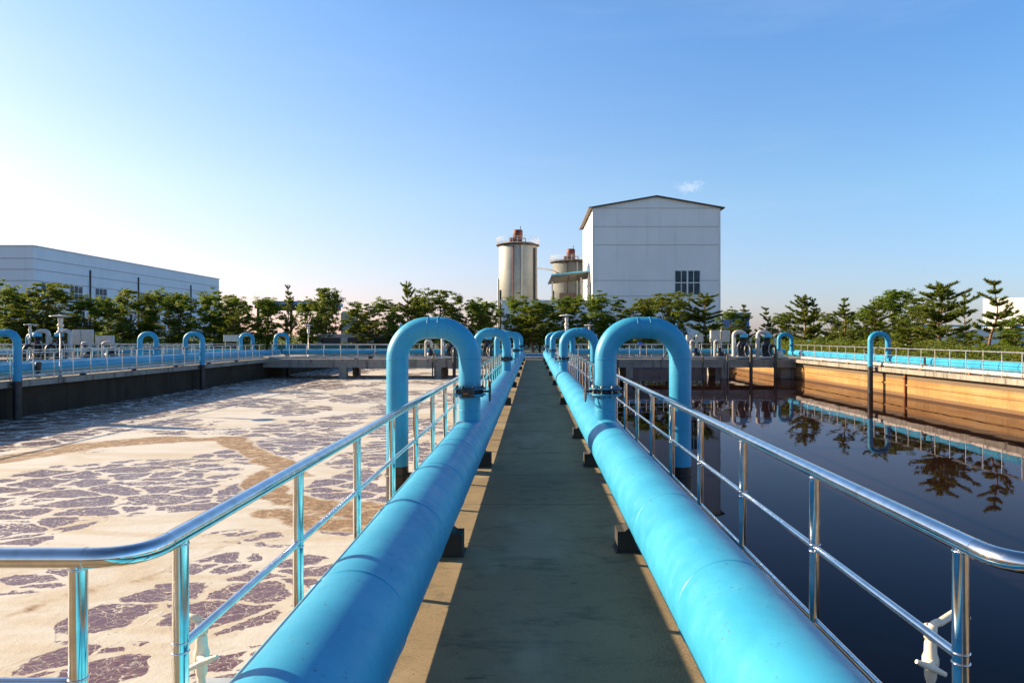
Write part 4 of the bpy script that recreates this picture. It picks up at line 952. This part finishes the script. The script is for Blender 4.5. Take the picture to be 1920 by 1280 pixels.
trees_d = [
 (4, 528, 75, 85, 'broadleaf tree cut by the left edge of the photo'),
 (45, 548, 78, 80, 'broadleaf tree second from the left edge, before the corner of the long hall'),
 (88, 527, 74, 120, 'widest broadleaf tree at the left, before the corner windows of the long hall'),
 (158, 556, 75, 80, 'lower broadleaf tree under the two visible upper windows of the long hall'),
 (205, 556, 78, 60, 'small broadleaf tree right of the windows of the long hall'),
 (245, 540, 74, 85, 'broadleaf tree before the middle of the long hall, left of its twin'),
 (288, 543, 76, 70, 'broadleaf tree before the middle of the long hall, right of its twin'),
 (338, 546, 75, 80, 'broadleaf tree before the right part of the long hall'),
 (402, 543, 74, 95, 'full broadleaf tree at the right end of the long hall'),
 (440, 553, 77, 70, 'broadleaf tree just right of the end of the long hall'),
 (500, 556, 75, 80, 'broadleaf tree before the blue roofed shed'),
 (576, 560, 76, 60, 'low broadleaf tree right of the small pine at the blue shed'),
 (612, 538, 74, 70, 'slender high topped broadleaf tree right of the blue roofed shed'),
 (678, 566, 76, 80, 'low broadleaf tree right of the two small pale tanks'),
 (728, 560, 74, 70, 'broadleaf tree left of the pointed pine behind the near left gooseneck'),
 (790, 556, 76, 70, 'broadleaf tree above the top of the near left gooseneck'),
 (826, 540, 74, 95, 'tall broadleaf tree behind the right shoulder of the near left gooseneck'),
 (885, 560, 75, 70, 'small broadleaf tree left of the taller silo'),
 (912, 563, 77, 60, 'small broadleaf tree at the left foot of the taller silo'),
 (975, 552, 74, 90, 'broadleaf tree before the taller silo'),
 (1012, 566, 76, 80, 'broadleaf tree between the two silos'),
 (1062, 552, 75, 85, 'broadleaf tree before the lower silo, behind the mushroom lamp'),
 (1128, 548, 74, 105, 'broadleaf tree at the left corner of the gabled building'),
 (1205, 558, 76, 80, 'smaller broadleaf tree before the middle of the gabled building'),
 (1250, 546, 74, 110, 'full broadleaf tree under the window of the gabled building'),
 (1370, 578, 78, 60, 'low broadleaf tree just right of the gabled building'),
 (1470, 585, 76, 60, 'low broadleaf tree left of the twin topped pine'),
 (1560, 585, 70, 70, 'dark broadleaf tree right of the twin topped pine'),
 (1625, 575, 66, 80, 'broadleaf tree behind the flat topped pine on the right'),
 (1678, 540, 62, 100, 'tall light broadleaf tree above the lone gooseneck of the right walkway'),
 (1730, 556, 58, 70, 'broadleaf tree left of the largest pine'),
 (1905, 590, 52, 90, 'broadleaf tree at the right edge of the photo')]
for k, (px, pt_, D, wd, lab) in enumerate(trees_d): place(DV[(k*3+k//5) % 5], 'd', px, pt_, D, lab, wd)
trees_p = [
 (0, 130, 590, 71, 85, 'low dark pine under the broadleaf trees, behind the left lamp'),
 (2, 28, 585, 72, 80, 'low dark pine at the left edge behind the nearest left gooseneck'),
 (1, 320, 585, 72, 75, 'low dark pine between the two middle goosenecks of the left walkway'),
 (2, 440, 580, 71, 80, 'low dark pine behind the pale cabinet between two goosenecks'),
 (1, 540, 535, 73, 50, 'small pointed pine before the blue roofed shed'),
 (0, 764, 528, 73, 56, 'pointed pine behind the top of the near left gooseneck'),
 (2, 690, 600, 71, 80, 'low pine right of the dark shelter beyond the bridge'),
 (2, 1000, 575, 70.9, 100, 'dark pine standing at the end of the walkway between the pipes'),
 (0, 905, 588, 72, 80, 'dark pine behind the second left gooseneck'),
 (1, 1170, 585, 72, 80, 'dark pine behind the left shoulder of the near right gooseneck'),
 (0, 1322, 550, 72, 105, 'dense pine at the right corner of the gabled building'),
 (1, 1396, 572, 72, 65, 'small pine before the deep blue building'),
 (3, 1430, 578, 71, 60, 'small pine behind the big white ducts on the bridge'),
 (0, 1508, 553, 65, 85, 'twin topped pine behind the gooseneck at the right end of the bridge'),
 (1, 1524, 560, 64.5, 60, 'thin second top beside the twin topped pine'),
 (1, 1586, 560, 55, 90, 'flat topped pine on the right above the bridge end'),
 (2, 1640, 566, 50, 80, 'pine directly behind the lone gooseneck of the right walkway'),
 (2, 1706, 600, 46, 110, 'low broad pine between the lone gooseneck and the largest pine'),
 (0, 1762, 529, 41.5, 150, 'largest pine, with a bare red trunk, right of the lone gooseneck'),
 (1, 1812, 552, 44, 80, 'pine close behind the largest pine on its right'),
 (3, 1852, 528, 37, 125, 'leaning pine with a slanted trunk near the right edge')]
for k, (v_, px, pt_, D, wd, lab) in enumerate(trees_p): place(PV[v_], 'p', px, pt_, D, lab, wd, rz=(0.0 if v_ == 3 else None))

# shrubs nobody could count: hedge along the right walkway and undergrowth behind the tanks
def undergrowth(name, boxes, n, s, mat, seed):
    rnd = random.Random(seed); b = MB(); A = [(x1-x0)*(y1-y0)+(x1-x0)*(z1-z0)+(y1-y0)*(z1-z0) for x0,x1,y0,y1,z0,z1 in boxes]; tot = sum(A)
    for (x0,x1,y0,y1,z0,z1), a in zip(boxes, A):
        for _ in range(int(n*a/tot)):
            x = rnd.uniform(x0,x1); y = rnd.uniform(y0,y1); h = z1*(.72+.42*noise.noise((x*.8,y*.8,seed)))
            z = z0+(h-z0)*rnd.random()**.45
            leaf(b, Vector((x,y,z)), Vector((rnd.gauss(0,.7)-.3, rnd.gauss(0,.7)-.3, 1)), s*rnd.uniform(.6,1.3), rnd)
    return tag(b.build(name, mat), kind='stuff')
undergrowth('hedge', [(21.9,23.6,22,70,-.1,1.55)], 34000, .085, M['leaf2'], 3)
undergrowth('shrubbery', [(-62,-27,71.5,74.5,-.1,1.9),(-13.4,24,71.0,74.5,-.1,1.7),(24,40,60,66,-.1,1.7),(-62,40,76,80,-.1,2.2)], 42000, .14, M['leaf'], 9)
